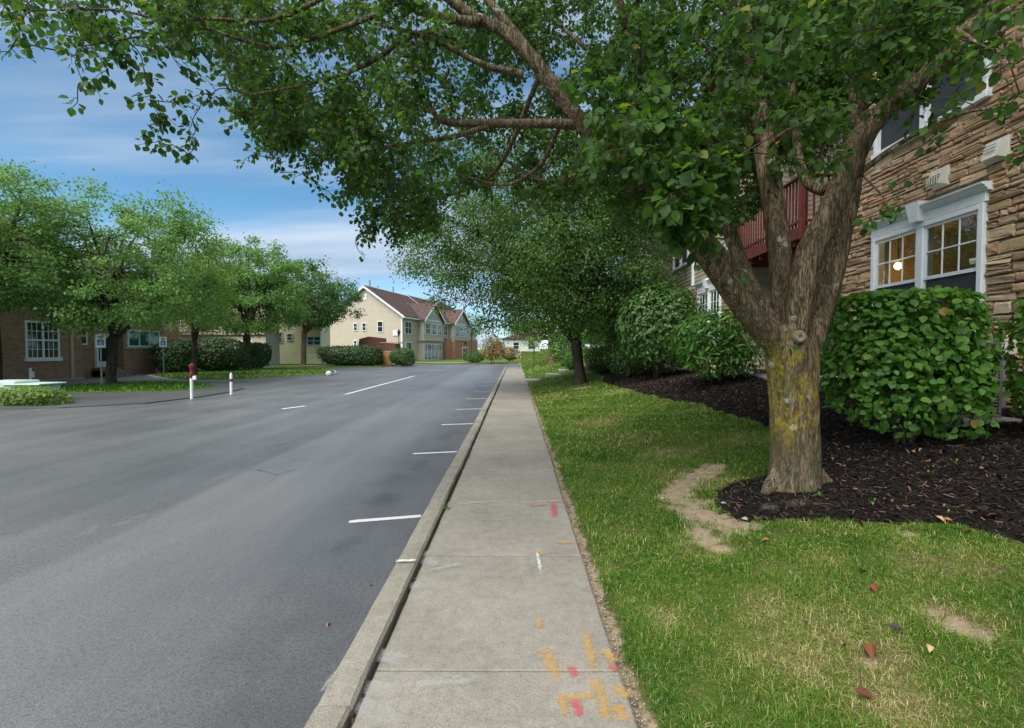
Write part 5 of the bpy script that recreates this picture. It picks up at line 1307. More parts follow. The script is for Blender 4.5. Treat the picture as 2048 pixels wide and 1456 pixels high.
bar('case', t, 'vent', -0.10, 0.05, -0.09, 0.09, -0.11, 0.12, 0.015); bar('door_plate', t, 'grey_metal', -0.112, -0.102, -0.05, 0.05, -0.07, 0.07); bar('conduit', t, 'grey_metal', -0.04, 0.0, -0.02, 0.02, -0.9, -0.11)

# air conditioner on its pad
acp = np.array([4.86, 5.36]); acz = ground_z(4.8, 5.1) - 0.01
pad = MB(); pad.bbox(acp[0]-0.45, acp[0]+0.45, acp[1]-0.45, acp[1]+0.45, acz-0.1, acz+0.07, 0.012)
pdt = thing('concrete_pad', 'square concrete pad under the air conditioner', 'pad', (*acp, acz)); obj('slab', pad, MT['pad'], pdt, world=True)
ac = thing('air_conditioner', 'grey louvred air conditioner unit against the stone wall', 'air conditioner', (*acp, acz+0.07))
bar('body', ac, 'dark', -0.30, 0.30, -0.30, 0.30, 0.02, 0.70, 0.01); bar('top_cap', ac, 'grey_metal', -0.335, 0.335, -0.335, 0.335, 0.705, 0.76, 0.015); bar('base_tray', ac, 'grey_metal', -0.335, 0.335, -0.335, 0.335, 0.0, 0.035, 0.008)
for sx in (-1, 1):
    for sy in (-1, 1): bar('corner_post', ac, 'grey_metal', sx*0.32-0.015, sx*0.32+0.015, sy*0.32-0.015, sy*0.32+0.015, 0.036, 0.704)
for k in range(19):
    zz = 0.06 + k*0.034
    for (x0, x1, y0, y1) in [(-0.304, 0.304, -0.33, -0.315), (-0.33, -0.315, -0.304, 0.304)]: bar('slat', ac, 'grey_metal', x0, x1, y0, y1, zz, zz+0.014, 0.003)
for k in range(5):
    bar('grille_bar', ac, 'grey_metal', -0.328, -0.312, -0.24+k*0.12, -0.228+k*0.12, 0.037, 0.703, 0.003); bar('grille_bar', ac, 'grey_metal', -0.24+k*0.12, -0.228+k*0.12, -0.328, -0.312, 0.037, 0.703, 0.003)
mb = MB(); mb.tube([(0.1,0.33,0.15),(0.2,0.5,0.2),(0.75,0.55,0.3)], [0.02, 0.02, 0.02], 6, 4); obj('pipe', mb, MT['black'], ac)

# recess, further wing, deck
BX = -0.75; BY = 5.8
wb = MB()
UW = (9.0, 10.6, 4.3, 5.9); LW = (6.35, 8.1, 1.85, 3.25)
walls_with_openings(wb, BX, BX+0.22, BY, 19, 0.4, 8.4, [UW, LW]); wallB = obj('wing_wall', wb, MT['mortar'], house)
mv, mf, mr, mn = [], [], [], 0
for s in stone_rows(BY, 14, 0.6, 3.42, [LW]):
    v, f = stone_arrays(*s, BX, random.uniform(0.022, 0.05)); mv += v; mf += [tuple(k+mn for k in q) for q in f]; mr += [random.random()]*len(f); mn += len(v)
fast_mesh('stone_facing', np.array(mv), np.array(mf), MT['stone'], wallB, world=False, attr={'rnd': mr}, kind='stuff')
house_window(LW, x=BX, cornice=True); house_window(UW, x=BX, cornice=False)
dk = MB(); dk.box(BX+0.3, BX+0.34, 6.0, 11.0, 1.2, 7.0); obj('room_back', dk, MT['dark'], house)
def boards(y0, y1, z0, z1, x, ops, parent, axis='y', step=0.115):
    k = 0; z = z0; cache = {}
    while z + step <= z1 + 1e-6:
        segs = [(y0, y1)]
        for o in ops:
            if z < o[3] and z+step > o[2]:
                ns = []
                for a, b in segs:
                    if o[0] > a: ns.append((a, o[0]))
                    if o[1] < b: ns.append((o[1], b))
                segs = ns
        for a, b in segs:
            key = (round(a, 3), round(b, 3))
            if key not in cache:
                pr = [(0.0, 0.0), (-0.024, 0.0), (-0.026, 0.004), (-0.008, step+0.012), (0.0, step+0.012)]
                mb = MB()
                if axis == 'y': mb.prism([(p+x, q) for p, q in pr], 1, a, b)
                else: mb.prism([(p+x, q) for p, q in pr], 0, a, b)
                o = obj('clapboard', mb, MT['clap'], parent); cache[key] = o.data; o.location.z = z
            else:
                o = bpy.data.objects.new('clapboard', cache[key]); link(o, parent); o.location.z = z
        z += step
sb = MB(); sb.box(BX-0.001, BX+0.0, BY+0.1, 18.9, 3.42, 8.4); sd1 = obj('siding', sb, MT['clap'], house)
boards(BY+0.09, 18.9, 3.50, 8.3, BX-0.002, [UW], sd1)
bar('corner_trim', house, 'white', BX-0.04, BX+0.06, BY-0.045, BY+0.088, 3.45, 8.4); bar('belt_trim', house, 'white', BX-0.055, BX+0.01, BY+0.09, 18.9, 3.40, 3.49)
bar('downpipe', house, 'white', BX-0.11, BX-0.03, 8.45, 8.53, 3.5, 8.35)
sb = MB(); sb.box(BX+0.1, 1.3, BY, BY+0.2, 0.4, 8.4); sd2 = obj('siding', sb, MT['clap'], house)
boards(BX+0.062, 1.2, 0.95, 8.3, BY-0.002, [], sd2, axis='x')
sb = MB(); sb.box(1.12, 1.3, 2.75, BY, 0.4, 8.4); sd3 = obj('siding', sb, MT['clap'], house)
boards(2.76, BY-0.03, 0.95, 8.3, 1.118, [], sd3)
pt = MB(); pt.bbox(BX-0.5, 1.1, 2.8, BY-0.05, 0.75, 1.07, 0.015); obj('patio', pt, MT['pad'], house)
# deck
dx0, dx1, dy0, dy1 = BX, 1.10, 2.80, BY-0.06
dkb = MB(); dkb.box(dx0+0.04, dx1, dy0+0.04, dy1, 3.70, 3.78); deck = obj('deck', dkb, MT['red_wood'], house)
bar('fascia', deck, 'red_wood', dx0, dx0+0.038, dy0, dy1, 3.62, 3.84); bar('fascia', deck, 'red_wood', dx0+0.04, dx1, dy0, dy0+0.038, 3.62, 3.84)
for k in range(13):
    a = dx0+0.045 + k*0.142; bar('deck_board', deck, 'red_wood', a, a+0.134, dy0+0.045, dy1, 3.782, 3.812, 0.004)
for k in range(6): yy = dy0+0.3+k*0.45; bar('joist', deck, 'red_wood', dx0+0.045, dx1, yy, yy+0.04, 3.52, 3.698)
bar('rail', deck, 'red_wood', dx0-0.02, dx0+0.07, dy0-0.02, dy1, 4.74, 4.78); bar('rail', deck, 'red_wood', dx0+0.072, dx1, dy0-0.02, dy0+0.07, 4.74, 4.78)
bar('rail', deck, 'red_wood', dx0+0.005, dx0+0.04, dy0+0.1, dy1, 3.92, 3.97); bar('rail', deck, 'red_wood', dx0+0.1, dx1, dy0+0.005, dy0+0.04, 3.92, 3.97)
for (x, y) in [(dx0, dy0), (dx0, dy1-0.1), (0.2, dy0)]: bar('post', deck, 'red_wood', x+0.001, x+0.093, y+0.001, y+0.093, 3.60 if x == dx0 else 3.82, 4.738)
n_ = 24
for k in range(n_): yy = dy0+0.14+(dy1-dy0-0.28)*k/(n_-1); bar('baluster', deck, 'red_wood', dx0+0.041, dx0+0.071, yy-0.016, yy+0.016, 3.84, 4.738, 0.003)
for k in range(14): xx = dx0+0.14+(dx1-dx0-0.2)*k/13; bar('baluster', deck, 'red_wood', xx-0.016, xx+0.016, dy0+0.041, dy0+0.071, 3.84, 4.738, 0.003)
bar('support_post', deck, 'red_wood', dx0+0.02, dx0+0.12, dy1-0.14, dy1-0.04, 1.0, 3.61)
rf = MB(); rf.prism([(-1.25, 8.35), (10, 13.2), (10, 13.0), (-1.25, 8.2)], 1, -7.4, 19.4); obj('roof', rf, MT['shingle'], house)
bk = MB(); bk.box(4.25, 4.4, -7, 19, 0.4, 8.4); bk.box(0.22, 4.3, -7.0, -6.8, 0.4, 8.4); bk.box(BX+0.25, 4.3, 18.8, 19, 0.4, 8.4); obj('back_wall', bk, MT['siding'], house)

# ================================================================== FAR BUILDINGS
def fwin(t, pl, p, sg, a0, a1, z0, z1, glass='dglass', cols=1, rows=2, fr=0.09, frm='white'):
    mb = MB(); d0, d1 = sorted((p, p+sg*0.07))
    def bx(a, b, c, d_, e0=d0, e1=d1):
        mb.box(e0, e1, a, b, c, d_) if pl == 'x' else mb.box(a, b, e0, e1, c, d_)
    bx(a0, a0+fr, z0, z1); bx(a1-fr, a1, z0, z1); bx(a0+fr, a1-fr, z1-fr, z1); bx(a0+fr, a1-fr, z0, z0+fr)
    for k in range(1, cols): c = a0+fr+(a1-a0-2*fr)*k/cols; bx(c-0.035, c+0.035, z0+fr, z1-fr)
    w = obj('window', mb, MT[frm], t); g0, g1 = sorted((p+sg*0.006, p+sg*0.04))
    for k in range(cols):
        for r in range(rows):
            a = a0+fr+(a1-a0-2*fr)*k/cols+(0.035 if k else 0); b = a0+fr+(a1-a0-2*fr)*(k+1)/cols-(0.035 if k < cols-1 else 0)
            c = z0+fr+(z1-z0-2*fr)*r/rows+(0.025 if r else 0); d_ = z0+fr+(z1-z0-2*fr)*(r+1)/rows-(0.025 if r < rows-1 else 0)
            q = MB(); q.box(g0, g1, a, b, c, d_) if pl == 'x' else q.box(a, b, g0, g1, c, d_); obj('pane', q, MT[glass], w)
    for r in range(1, rows):
        c = z0+fr+(z1-z0-2*fr)*r/rows; q = MB(); m0, m1 = sorted((p+sg*0.004, p+sg*0.055)); q.box(m0, m1, a0+fr, a1-fr, c-0.025, c+0.025) if pl == 'x' else q.box(a0+fr, a1-fr, m0, m1, c-0.025, c+0.025); obj('meeting_rail', q, MT[frm], w)
    return w
# gabled beige house at the bend; local x toward the road, y along its front
GR = R(-12.6)
gh = thing('gabled_house', 'beige gabled townhouse with brown shingle roof and french doors', 'house', (-14.4, 60, -0.02), GR)
D_ = 10.4; E_ = 5.95; PK = 9.65
def gable_block(t, y0, y1, eave, peak, wmat, roof=True):
    mb = MB(); mb.prism([(-D_, -0.1), (0, -0.1), (0, eave), (-D_/2, peak), (-D_, eave)], 1, y0, y1); obj('wall', mb, MT[wmat], t)
    r = MB(); sl = (peak-eave)/(D_/2); o = 0.45
    r.prism([(o, eave-sl*o+0.02), (-D_/2, peak+0.02), (-D_-o, eave-sl*o+0.02), (-D_-o, eave-sl*o+0.2), (-D_/2, peak+0.22), (o, eave-sl*o+0.2)], 1, y0-0.35, y1+0.02); ro = obj('roof', r, MT['shingle'], t)
    tr = MB()
    tr.prism([(o+0.02, eave-sl*o-0.14), (-D_/2, peak-0.14), (-D_-o-0.02, eave-sl*o-0.14), (-D_-o-0.02, eave-sl*o+0.14), (-D_/2, peak+0.16), (o+0.02, eave-sl*o+0.14)], 1, y0-0.40, y0-0.352); obj('bargeboard', tr, MT['white'], t)
    gt = MB(); gt.box(o-0.06, o+0.09, y0-0.3, y1, eave-sl*o-0.10, eave-sl*o+0.06); obj('gutter', gt, MT['white'], t)
    return ro
ro = gable_block(gh, 0, 13, E_, PK, 'siding')
for (x, y) in [(-5.0, 0.9), (-5.4, 1.5), (-5.0, 7.4), (-5.3, 8.0)]:
    mb = MB(); mb.tube([(x, y, PK-0.3), (x, y, PK+1.0)], [0.09, 0.09], 8, 1); obj('flue', mb, MT['grey_metal'], ro)
for (x, w, z0, z1) in [(-3.05, 0.85, 3.75, 5.2), (-5.35, 0.62, 3.95, 5.0), (-6.6, 0.62, 3.95, 5.0), (-3.05, 0.8, 1.75, 2.9), (-5.35, 0.55, 1.75, 2.7), (-6.65, 0.55, 1.75, 2.75)]:
    fwin(gh, 'y', 0, -1, x-w/2, x+w/2, z0, z1, rows=2)
bar('attic_vent', gh, 'white', -5.45, -4.95, -0.05, 0.0, 8.0, 8.75); bar('utility_plate', gh, 'white2', -1.25, -0.55, -0.09, 0.0, 3.3, 4.0)
bar('corner_trim', gh, 'white', -0.16, 0.03, -0.035, 0.16, -0.05, E_-0.2)
fwin(gh, 'x', 0, 1, 0.7, 2.7, 3.55, 5.2, cols=2, rows=2); fwin(gh, 'x', 0, 1, 0.9, 2.7, 0.2, 2.5, cols=1, rows=2)
def bay(t, y0, y1, pr, eave, peak, upper, lower):
    mb = MB(); ym = (y0+y1)/2
    mb.prism([(y0, 2.9), (y1, 2.9), (y1, eave), (ym, peak), (y0, eave)], 0, 0.0, pr); obj('bay_wall', mb, MT[upper], t)
    mb = MB(); mb.box(0.0, pr-0.15, y0+0.1, y1-0.1, -0.1, 2.9); obj('bay_base', mb, MT[lower], t)
    bar('ledge', t, 'beige_trim', 0.0, pr+0.25, y0-0.15, y1+0.15, 2.72, 2.95, 0.03)
    sl = (peak-eave)/((y1-y0)/2); o = 0.4; r = MB(); back = -(peak-E_)/((PK-E_)/(D_/2)) - 0.2
    for sg in (-1, 1):
        yb = ym + sg*((y1-y0)/2+o); zb = eave - sl*o
        P = [(pr+0.4, ym, peak+0.03), (pr+0.4, yb, zb+0.03), (-0.1, yb, zb+0.03), (back-0.4, ym, peak+0.03)]; Q = [(a, b, c+0.18) for a, b, c in P]
        r.add(P+Q, [(0,1,2,3)[::sg], (4,5,6,7)[::-sg], (0,4,5,1)[::sg], (1,5,6,2)[::sg], (2,6,7,3)[::sg], (3,7,4,0)[::sg]])
    obj('bay_roof', r, MT['shingle'], t)
    tr = MB(); tr.prism([(y0-o, eave-sl*o-0.16), (ym, peak-0.16), (y1+o, eave-sl*o-0.16), (y1+o, eave-sl*o+0.16), (ym, peak+0.18), (y0-o, eave-sl*o+0.16)], 0, pr+0.402, pr+0.45); obj('bargeboard', tr, MT['white'], t)
    bar('frieze', t, 'white', pr, pr+0.04, y0, y1, eave-0.18, eave)
bay(gh, 4.7, 11.6, 0.9, 5.75, 8.0, 'siding', 'beige_trim')
for (a, b) in [(5.2, 6.8), (7.5, 9.0), (9.6, 11.0)]: fwin(gh, 'x', 0.9, 1, a, b, 3.65, 5.25, cols=2, rows=2)
for k in range(4): a = 5.0+k*1.3; fwin(gh, 'x', 0.75, 1, a, a+1.25, 0.02, 2.35, cols=2, rows=2, fr=0.11)
fwin(gh, 'x', 0.75, 1, 10.4, 11.4, 0.1, 2.3, rows=2)
bar('attic_vent', gh, 'white', 0.9, 0.95, 7.95, 8.4, 6.5, 7.0)
g2 = thing('gabled_house', 'gabled townhouse with orange brick ground floor beyond the french doors', 'house', (-14.4+math.sin(-GR)*13.05, 60+math.cos(-GR)*13.05, -0.02), GR)
gable_block(g2, 0, 17.5, E_+0.05, PK+0.12, 'siding')
bar('brick_front', g2, 'brick_red', 0.0, 0.55, 1.2, 16.6, -0.1, 3.25, 0.02)
bay(g2, 3.6, 11.4, 0.85, 5.8, 8.1, 'siding', 'brick_red')
bb = MB(); bb.box(0.0, 1.1, 3.5, 16.0, -0.1, 3.05); obj('brick_bay', bb, MT['brick_red'], g2)
fwin(g2, 'x', 0, 1, 1.2, 2.9, 3.7, 5.3, cols=2); 
for (a, b) in [(4.2, 6.0), (6.8, 10.0)]: fwin(g2, 'x', 0.85, 1, a, b, 3.7, 5.4, cols=2)
fwin(g2, 'x', 0, 1, 12.5, 15.5, 3.6, 5.4, cols=2); fwin(g2, 'x', 1.1, 1, 7.2, 9.9, 0.0, 1.9, cols=2, fr=0.14)
bar('wall_lantern', g2, 'black', 1.1, 1.35, 8.4, 8.8, 2.35, 2.85, 0.05)
bar('attic_vent', g2, 'white', 0.85, 0.9, 7.25, 7.75, 6.6, 7.1)
bar('roof_trim', g2, 'white', 0.36, 0.55, 11.6, 17.4, 5.62, 5.78)
# garden wall pieces before the gable
rw = thing('brown_shed', 'red-brown sloping shed roof on a tan wall before the gabled house', 'shed', (at(755, 720, 50)[0], 50, 0))
mb = MB(); mb.prism([(-2.1, 1.25), (2.1, 1.25), (1.9, 2.15), (0.4, 2.2), (0.35, 2.75), (-0.9, 2.9), (-1.9, 2.65)], 1, -0.1, 2.2); obj('roof', mb, MT['tarp'], rw)
mb = MB(); mb.box(-1.9, 2.0, 0.1, 2.0, -0.1, 1.25); obj('wall', mb, MT['tan'], rw); bar('coping', rw, 'beige_trim', 0.3, 2.3, -0.15, 2.25, 2.2, 2.3)
tw = thing('tan_wall', 'small tan rendered wall between the hedge and the mixed bush', 'wall', (at(768, 733, 46)[0], 46, 0)); bar('panel', tw, 'tan', -0.75, 0.75, -0.12, 0.12, -0.1, 1.3, 0.03); bar('coping', tw, 'beige_trim', -0.8, 0.8, -0.16, 0.16, 1.3, 1.37, 0.02)
# cream house behind the slim-trunked tree
cx0 = at(536, 735, 50)[0]; cx1 = at(642, 735, 50)[0]
ch_ = thing('cream_house', 'cream sided building with green tinted windows behind the slim tree', 'house', ((cx0+cx1)/2, 50, -0.05)); hw = (cx1-cx0)/2
mb = MB(); mb.box(-hw, hw, 0, 2.6, -0.1, 5.6); obj('wall', mb, MT['siding_cream'], ch_)
mb = MB(); mb.prism([(-hw-0.4, 5.5), (hw+0.4, 5.5), (0, 8.6)], 1, -0.4, 2.9); obj('roof', mb, MT['shingle'], ch_)
for (px, w, z0, z1) in [(559, 0.75, 2.3, 3.45), (580, 0.65, 2.5, 3.3), (628, 1.5, 2.0, 3.0)]:
    x = at(px, 700, 50)[0]-(cx0+cx1)/2; fwin(ch_, 'y', 0, -1, x-w/2, x+w/2, z0, z1, glass='tglass', cols=2 if w > 1 else 1)
bar('corner_trim', ch_, 'white2', -hw-0.03, -hw+0.12, -0.03, 0.12, -0.05, 5.5); bar('corner_trim', ch_, 'white2', hw-0.12, hw+0.03, -0.03, 0.12, -0.05, 5.5)
# beige wing between
bw = thing('beige_house', 'beige sided house with shingle roof half hidden behind lot trees', 'house', (-34, 44, -0.05))
mb = MB(); mb.box(0, 10.6, 0, 2.6, -0.1, 6.0); obj('wall', mb, MT['siding'], bw)
mb = MB(); mb.prism([(-0.5, 5.9), (11.1, 5.9), (5.3, 9.2)], 1, -0.5, 3.0); obj('roof', mb, MT['shingle'], bw)
bar('belt_trim', bw, 'beige_trim', -0.05, 10.65, -0.25, 0.0, 2.95, 3.35, 0.03)
for x in (1.5, 4.6, 8.0): fwin(bw, 'y', 0, -1, x, x+1.2, 3.9, 5.3)
fwin(bw, 'y', 0, -1, 8.0, 9.4, 0.9, 2.4, cols=2)
# brown brick building on the lot
bb_ = thing('brick_building', 'brown brick building with grid windows behind the wide lot tree', 'building', (-23.7, 12, ROAD_Z))
mb = MB(); mb.box(-9, 0, -8, 13.6, -0.1, 3.6); obj('wall', mb, MT['brick'], bb_)
mb = MB(); mb.box(-9, -0.02, -8, 13.58, 3.6, 6.4); obj('upper_wall', mb, MT['siding'], bb_)
mb = MB(); mb.prism([(0.5, 6.3), (-4.5, 9.0), (-9.5, 6.3)], 1, -8.4, 14.2); obj('roof', mb, MT['shingle'], bb_)
def grid_window(t, p, a0, a1, z0, z1, cols, rows, units):
    w = MB(); fr = 0.09
    w.box(p-0.05, p+0.05, a0, a0+fr, z0, z1); w.box(p-0.05, p+0.05, a1-fr, a1, z0, z1); w.box(p-0.05, p+0.05, a0+fr, a1-fr, z1-fr, z1); w.box(p-0.05, p+0.12, a0-0.05, a1+0.05, z0-0.1, z0+fr)
    for u in range(1, units): c = a0+(a1-a0)*u/units; w.box(p-0.05, p+0.05, c-0.05, c+0.05, z0+fr, z1-fr)
    w.box(p-0.045, p+0.045, a0+fr, a1-fr, (z0+z1)/2-0.04, (z0+z1)/2+0.04)
    wo = obj('window', w, MT['white'], t)
    for u in range(units):
        A = a0+(a1-a0)*u/units+(fr if u == 0 else 0.05); B = a0+(a1-a0)*(u+1)/units-(fr if u == units-1 else 0.05)
        for k in range(1, cols): c = A+(B-A)*k/cols; bar('muntin', wo, 'white', p-0.02, p+0.03, c-0.014, c+0.014, z0+fr, z1-fr, 0.003)
        for h0, h1 in ((z0+fr, (z0+z1)/2-0.04), ((z0+z1)/2+0.04, z1-fr)):
            for k in range(1, rows): c = h0+(h1-h0)*k/rows; bar('muntin', wo, 'white', p-0.019, p+0.031, A, B, c-0.014, c+0.014, 0.003)
            for k in range(cols):
                for r in range(rows):
                    q = MB(); q.box(p+0.002, p+0.008, A+(B-A)*k/cols, A+(B-A)*(k+1)/cols, h0+(h1-h0)*r/rows, h0+(h1-h0)*(r+1)/rows); obj('pane', q, MT['dglass'], wo)
grid_window(bb_, 0.0, 10.6, 12.3, 1.15, 3.05, 3, 2, 2)
grid_window(bb_, 0.0, 5.6, 7.3, 1.15, 3.05, 3, 2, 2); grid_window(bb_, 0.0, 0.6, 2.3, 1.15, 3.05, 3, 2, 2)
bar('downpipe', bb_, 'beige_trim', 0.01, 0.10, 12.9, 13.0, 0.0, 6.2); bar('footing', bb_, 'pad', 0.0, 0.12, -8, 13.6, -0.05, 0.10)
bc = thing('brick_annex', 'low brick annex with a white door and brick steps', 'building', (-25.3, 25.62, ROAD_Z))
mb = MB(); mb.box(-7.4, 0, 0, 2.4, -0.1, 5.6); mb.box(-7.4, -0.02, 2.4, 3.9, -0.1, 5.6); mb.box(-7.4, 0.6, 3.9, 7.2, -0.1, 1.75); mb.box(-7.4, 0.58, 3.92, 7.18, 1.75, 5.6); obj('wall', mb, MT['brick'], bc)
mb = MB(); mb.prism([(1.0, 5.5), (-3.7, 8.0), (-8.0, 5.5)], 1, -0.2, 7.6); obj('roof', mb, MT['shingle'], bc)
dr = bar('door', bc, 'white', -0.02, 0.04, 2.6, 3.5, 0.55, 2.6); bar('door_glass', dr, 'dglass', 0.041, 0.05, 2.75, 3.35, 0.9, 2.35); bar('door_frame', bc, 'beige_trim', -0.018, 0.03, 2.45, 2.598, 0.4, 2.7)
for k in range(3): bar('step', bc, 'brick', 0.0, 1.2-k*0.35, 2.3, 3.85, -0.1 + 0.0*k, 0.17+k*0.18)
fwin(bc, 'x', 0.58, 1, 4.2, 6.9, 1.8, 2.9, glass='tglass', cols=3, rows=1); bar('sill_band', bc, 'beige_trim', 0.58, 0.68, 3.9, 7.2, 1.68, 1.78)
fwin(bc, 'x', 0.0, 1, 0.3, 2.0, 1.9, 3.0, cols=2, glass='dglass')
bd = thing('orange_brick_wing', 'orange brick wing beyond the blue parking sign', 'building', (-29.5, 33.2, ROAD_Z)); mb = MB(); mb.box(-5, 0, 0, 8, -0.1, 3.3); obj('wall', mb, MT['brick_red'], bd); mb = MB(); mb.box(-5, -0.02, 0.02, 7.98, 3.3, 5.8); obj('upper_wall', mb, MT['siding'], bd); bar('gutter', bd, 'white', 0.0, 0.25, -0.1, 8.1, 5.7, 5.9)
mb = MB(); mb.prism([(0.4, 5.8), (-2.5, 7.6), (-5.4, 5.8)], 1, -0.3, 8.3); obj('roof', mb, MT['shingle'], bd)
# pale house far up the street
ph = thing('pale_house', 'pale grey sided house up the street beyond the lawn hump', 'house', (2.2, 88, 0.6))
mb = MB(); mb.box(-4.5, 5.5, 0, 8, -0.8, 2.9); obj('wall', mb, MT['siding_grey'], ph)
mb = MB(); mb.prism([(-5, 2.85), (6, 2.85), (0.5, 4.3)], 1, -0.4, 8.4); obj('roof', mb, MT['shingle'], ph)
for x in (-2.6, 0.2, 3.2): fwin(ph, 'y', 0, -1, x, x+1.2, 0.9, 2.3)
bar('brick_pier', ph, 'brick_red', -6.2, -4.55, -0.3, 1.5, -0.8, 2.4, 0.05)

# ================================================================== SMALL THINGS
def lamp_post(x, y, label):
    t = thing('street_lamp', label, 'street lamp', (x, y, -0.02))
    mb = MB(); mb.tube([(0,0,0),(0,0,0.5),(0,0,0.6),(0,0,3.1)], [0.11, 0.09, 0.05, 0.045], 10, 2); obj('post', mb, MT['black'], t)
    mb = MB(); mb.tube([(0,0,3.1),(0,0,3.16),(0,0,3.5),(0,0,3.55)], [0.07, 0.11, 0.19, 0.17], 6, 1); obj('lantern', mb, MT['screen'], t)
    mb = MB(); mb.tube([(0,0,3.55),(0,0,3.6),(0,0,3.78),(0,0,3.9)], [0.24, 0.22, 0.08, 0.02], 8, 1); obj('cap', mb, MT['black'], t)
p = at(798, 715, 54); lamp_post(p[0], 54, 'black lantern street lamp before the beige gable')
p = at(943, 715, 58); lamp_post(p[0], 58, 'black lantern street lamp before the orange brick front')
def acc_sign(px, py, Y, h, label):
    p = at(px, py, Y); t = thing('parking_sign', label, 'sign', (p[0], Y, ROAD_Z), R(38))
    mb = MB(); mb.tube([(0, 0.03, 0), (0, 0.03, h+0.2)], [0.03, 0.03], 8, 1); obj('post', mb, MT['grey_metal'], t)
    pn = bar('panel', t, 'white', -0.17, 0.17, -0.012, 0.0, h-0.28, h+0.28, 0.005)
    bar('blue_square', pn, 'blue', -0.11, 0.11, -0.017, -0.0125, h-0.18, h+0.05, 0.001)
    for (a, b, c, d_) in [(-0.10, 0.10, 0.19, 0.225), (-0.09, 0.09, 0.13, 0.16), (-0.08, 0.08, 0.075, 0.10)]: bar('text_line', pn, 'screen', a, b, -0.016, -0.0125, h+c, h+d_, 0.001)
    for (a, b, c, d_) in [(-0.02, 0.02, 0.005, 0.04), (-0.025, 0.01, -0.09, 0.0), (-0.02, 0.055, -0.085, -0.06), (0.035, 0.06, -0.15, -0.07), (-0.06, -0.04, -0.13, -0.05), (-0.05, 0.03, -0.15, -0.13)]: bar('wheelchair_mark', pn, 'white', a, b, -0.022, -0.0175, h+c, h+d_, 0.001)
acc_sign(201, 682, 20.4, 2.0, 'white and blue accessible parking sign before the annex door')
acc_sign(326, 683, 26.0, 2.05, 'white and blue accessible parking sign before the dark hedge')
def marker(px, py, h, red, label):
    p = toflat(px, py, ROAD_Z+0.035); t = thing('marker_post', label, 'post', (p[0], p[1], ROAD_Z+0.03))
    mb = MB(); mb.tube([(0,0,0),(0,0,h*0.55),(0.01,0,h*0.6)], [0.05, 0.047, 0.045], 10, 2); obj('shaft', mb, MT['white2'], t, smooth=False)
    mb = MB()
    if red: mb.tube([(0,0,h*0.6),(0.02,0,h*0.72),(0.01,0,h*0.8),(0.02,0,h*0.95),(0,0,h)], [0.055, 0.07, 0.05, 0.085, 0.04], 10, 2); obj('cap', mb, MT['post_red'], t); bar('plate', t, 'white2', 0.05, 0.16, -0.04, 0.04, h*0.55, h*0.66)
    else: mb.tube([(0,0,h*0.6),(0,0,h*0.66),(0,0,h*0.72)], [0.05, 0.055, 0.05], 10, 1); obj('band', mb, MT['post_red'], t); mb = MB(); mb.tube([(0,0,h*0.72),(0,0,h*0.9),(0,0,h)], [0.047, 0.045, 0.025], 10, 2); obj('cap', mb, MT['white2'], t)
marker(384, 798, 1.15, True, 'white marker post with a dark red top')
marker(463, 789, 0.78, False, 'short white marker post with a thin red band')
p = toflat(62, 776, ROAD_Z); t = thing('pipe_post', 'thin white pipe post before the brick building window', 'post', (p[0], p[1], ROAD_Z)); mb = MB(); mb.tube([(0,0,0),(0,0,0.7),(0,0,0.85)], [0.045, 0.045, 0.05], 8, 1); obj('shaft', mb, MT['white2'], t); bar('bracket', t, 'white2', 0.04, 0.16, -0.03, 0.03, 0.45, 0.7)
t = thing('utility_cabinet', 'pale green utility cabinet with a long flat lid behind the low hedge', 'utility cabinet', (-15.4, 14.6, ROAD_Z))
bar('case', t, 'green_box', -0.9, 0.15, -0.4, 0.4, 0.0, 0.68, 0.04); bar('lid', t, 'green_box', -0.2, 0.95, -0.45, 0.45, 0.55, 0.60, 0.02); bar('bay', t, 'green_box', 0.152, 0.85, -0.35, 0.35, 0.0, 0.549, 0.03); bar('latch', t, 'grey_metal', -0.3, -0.2, -0.43, -0.40, 0.4, 0.5)
p = toflat(414, 741, ROAD_Z); t = thing('lattice_panel', 'small white lattice panel leaning before the dark hedge', 'panel', (p[0], 31.5, LZ2), R(-12))
for k in range(6): bar('slat', t, 'white2', -0.5+k*0.18, -0.45+k*0.18, -0.02, 0.0, 0.0, 0.95, 0.004)
for k in range(4): bar('slat', t, 'white2', -0.55, 0.5, 0.001, 0.02, 0.1+k*0.24, 0.15+k*0.24, 0.004)
p = toflat(659, 751, ROAD_Z); t = thing('kerb_light', 'round white reflector at the end of the grass verge', 'reflector', (p[0], p[1]-0.1, ROAD_Z)); mb = MB(); mb.tube([(0,0,0),(0,0,0.06),(0,0,0.2),(0,0,0.3)], [0.13, 0.17, 0.17, 0.05], 12, 2); obj('dome', mb, MT['white2'], t, smooth=True); bar('stem', t, 'grey_metal', -0.05, 0.05, -0.05, 0.05, -0.03, 0.01)
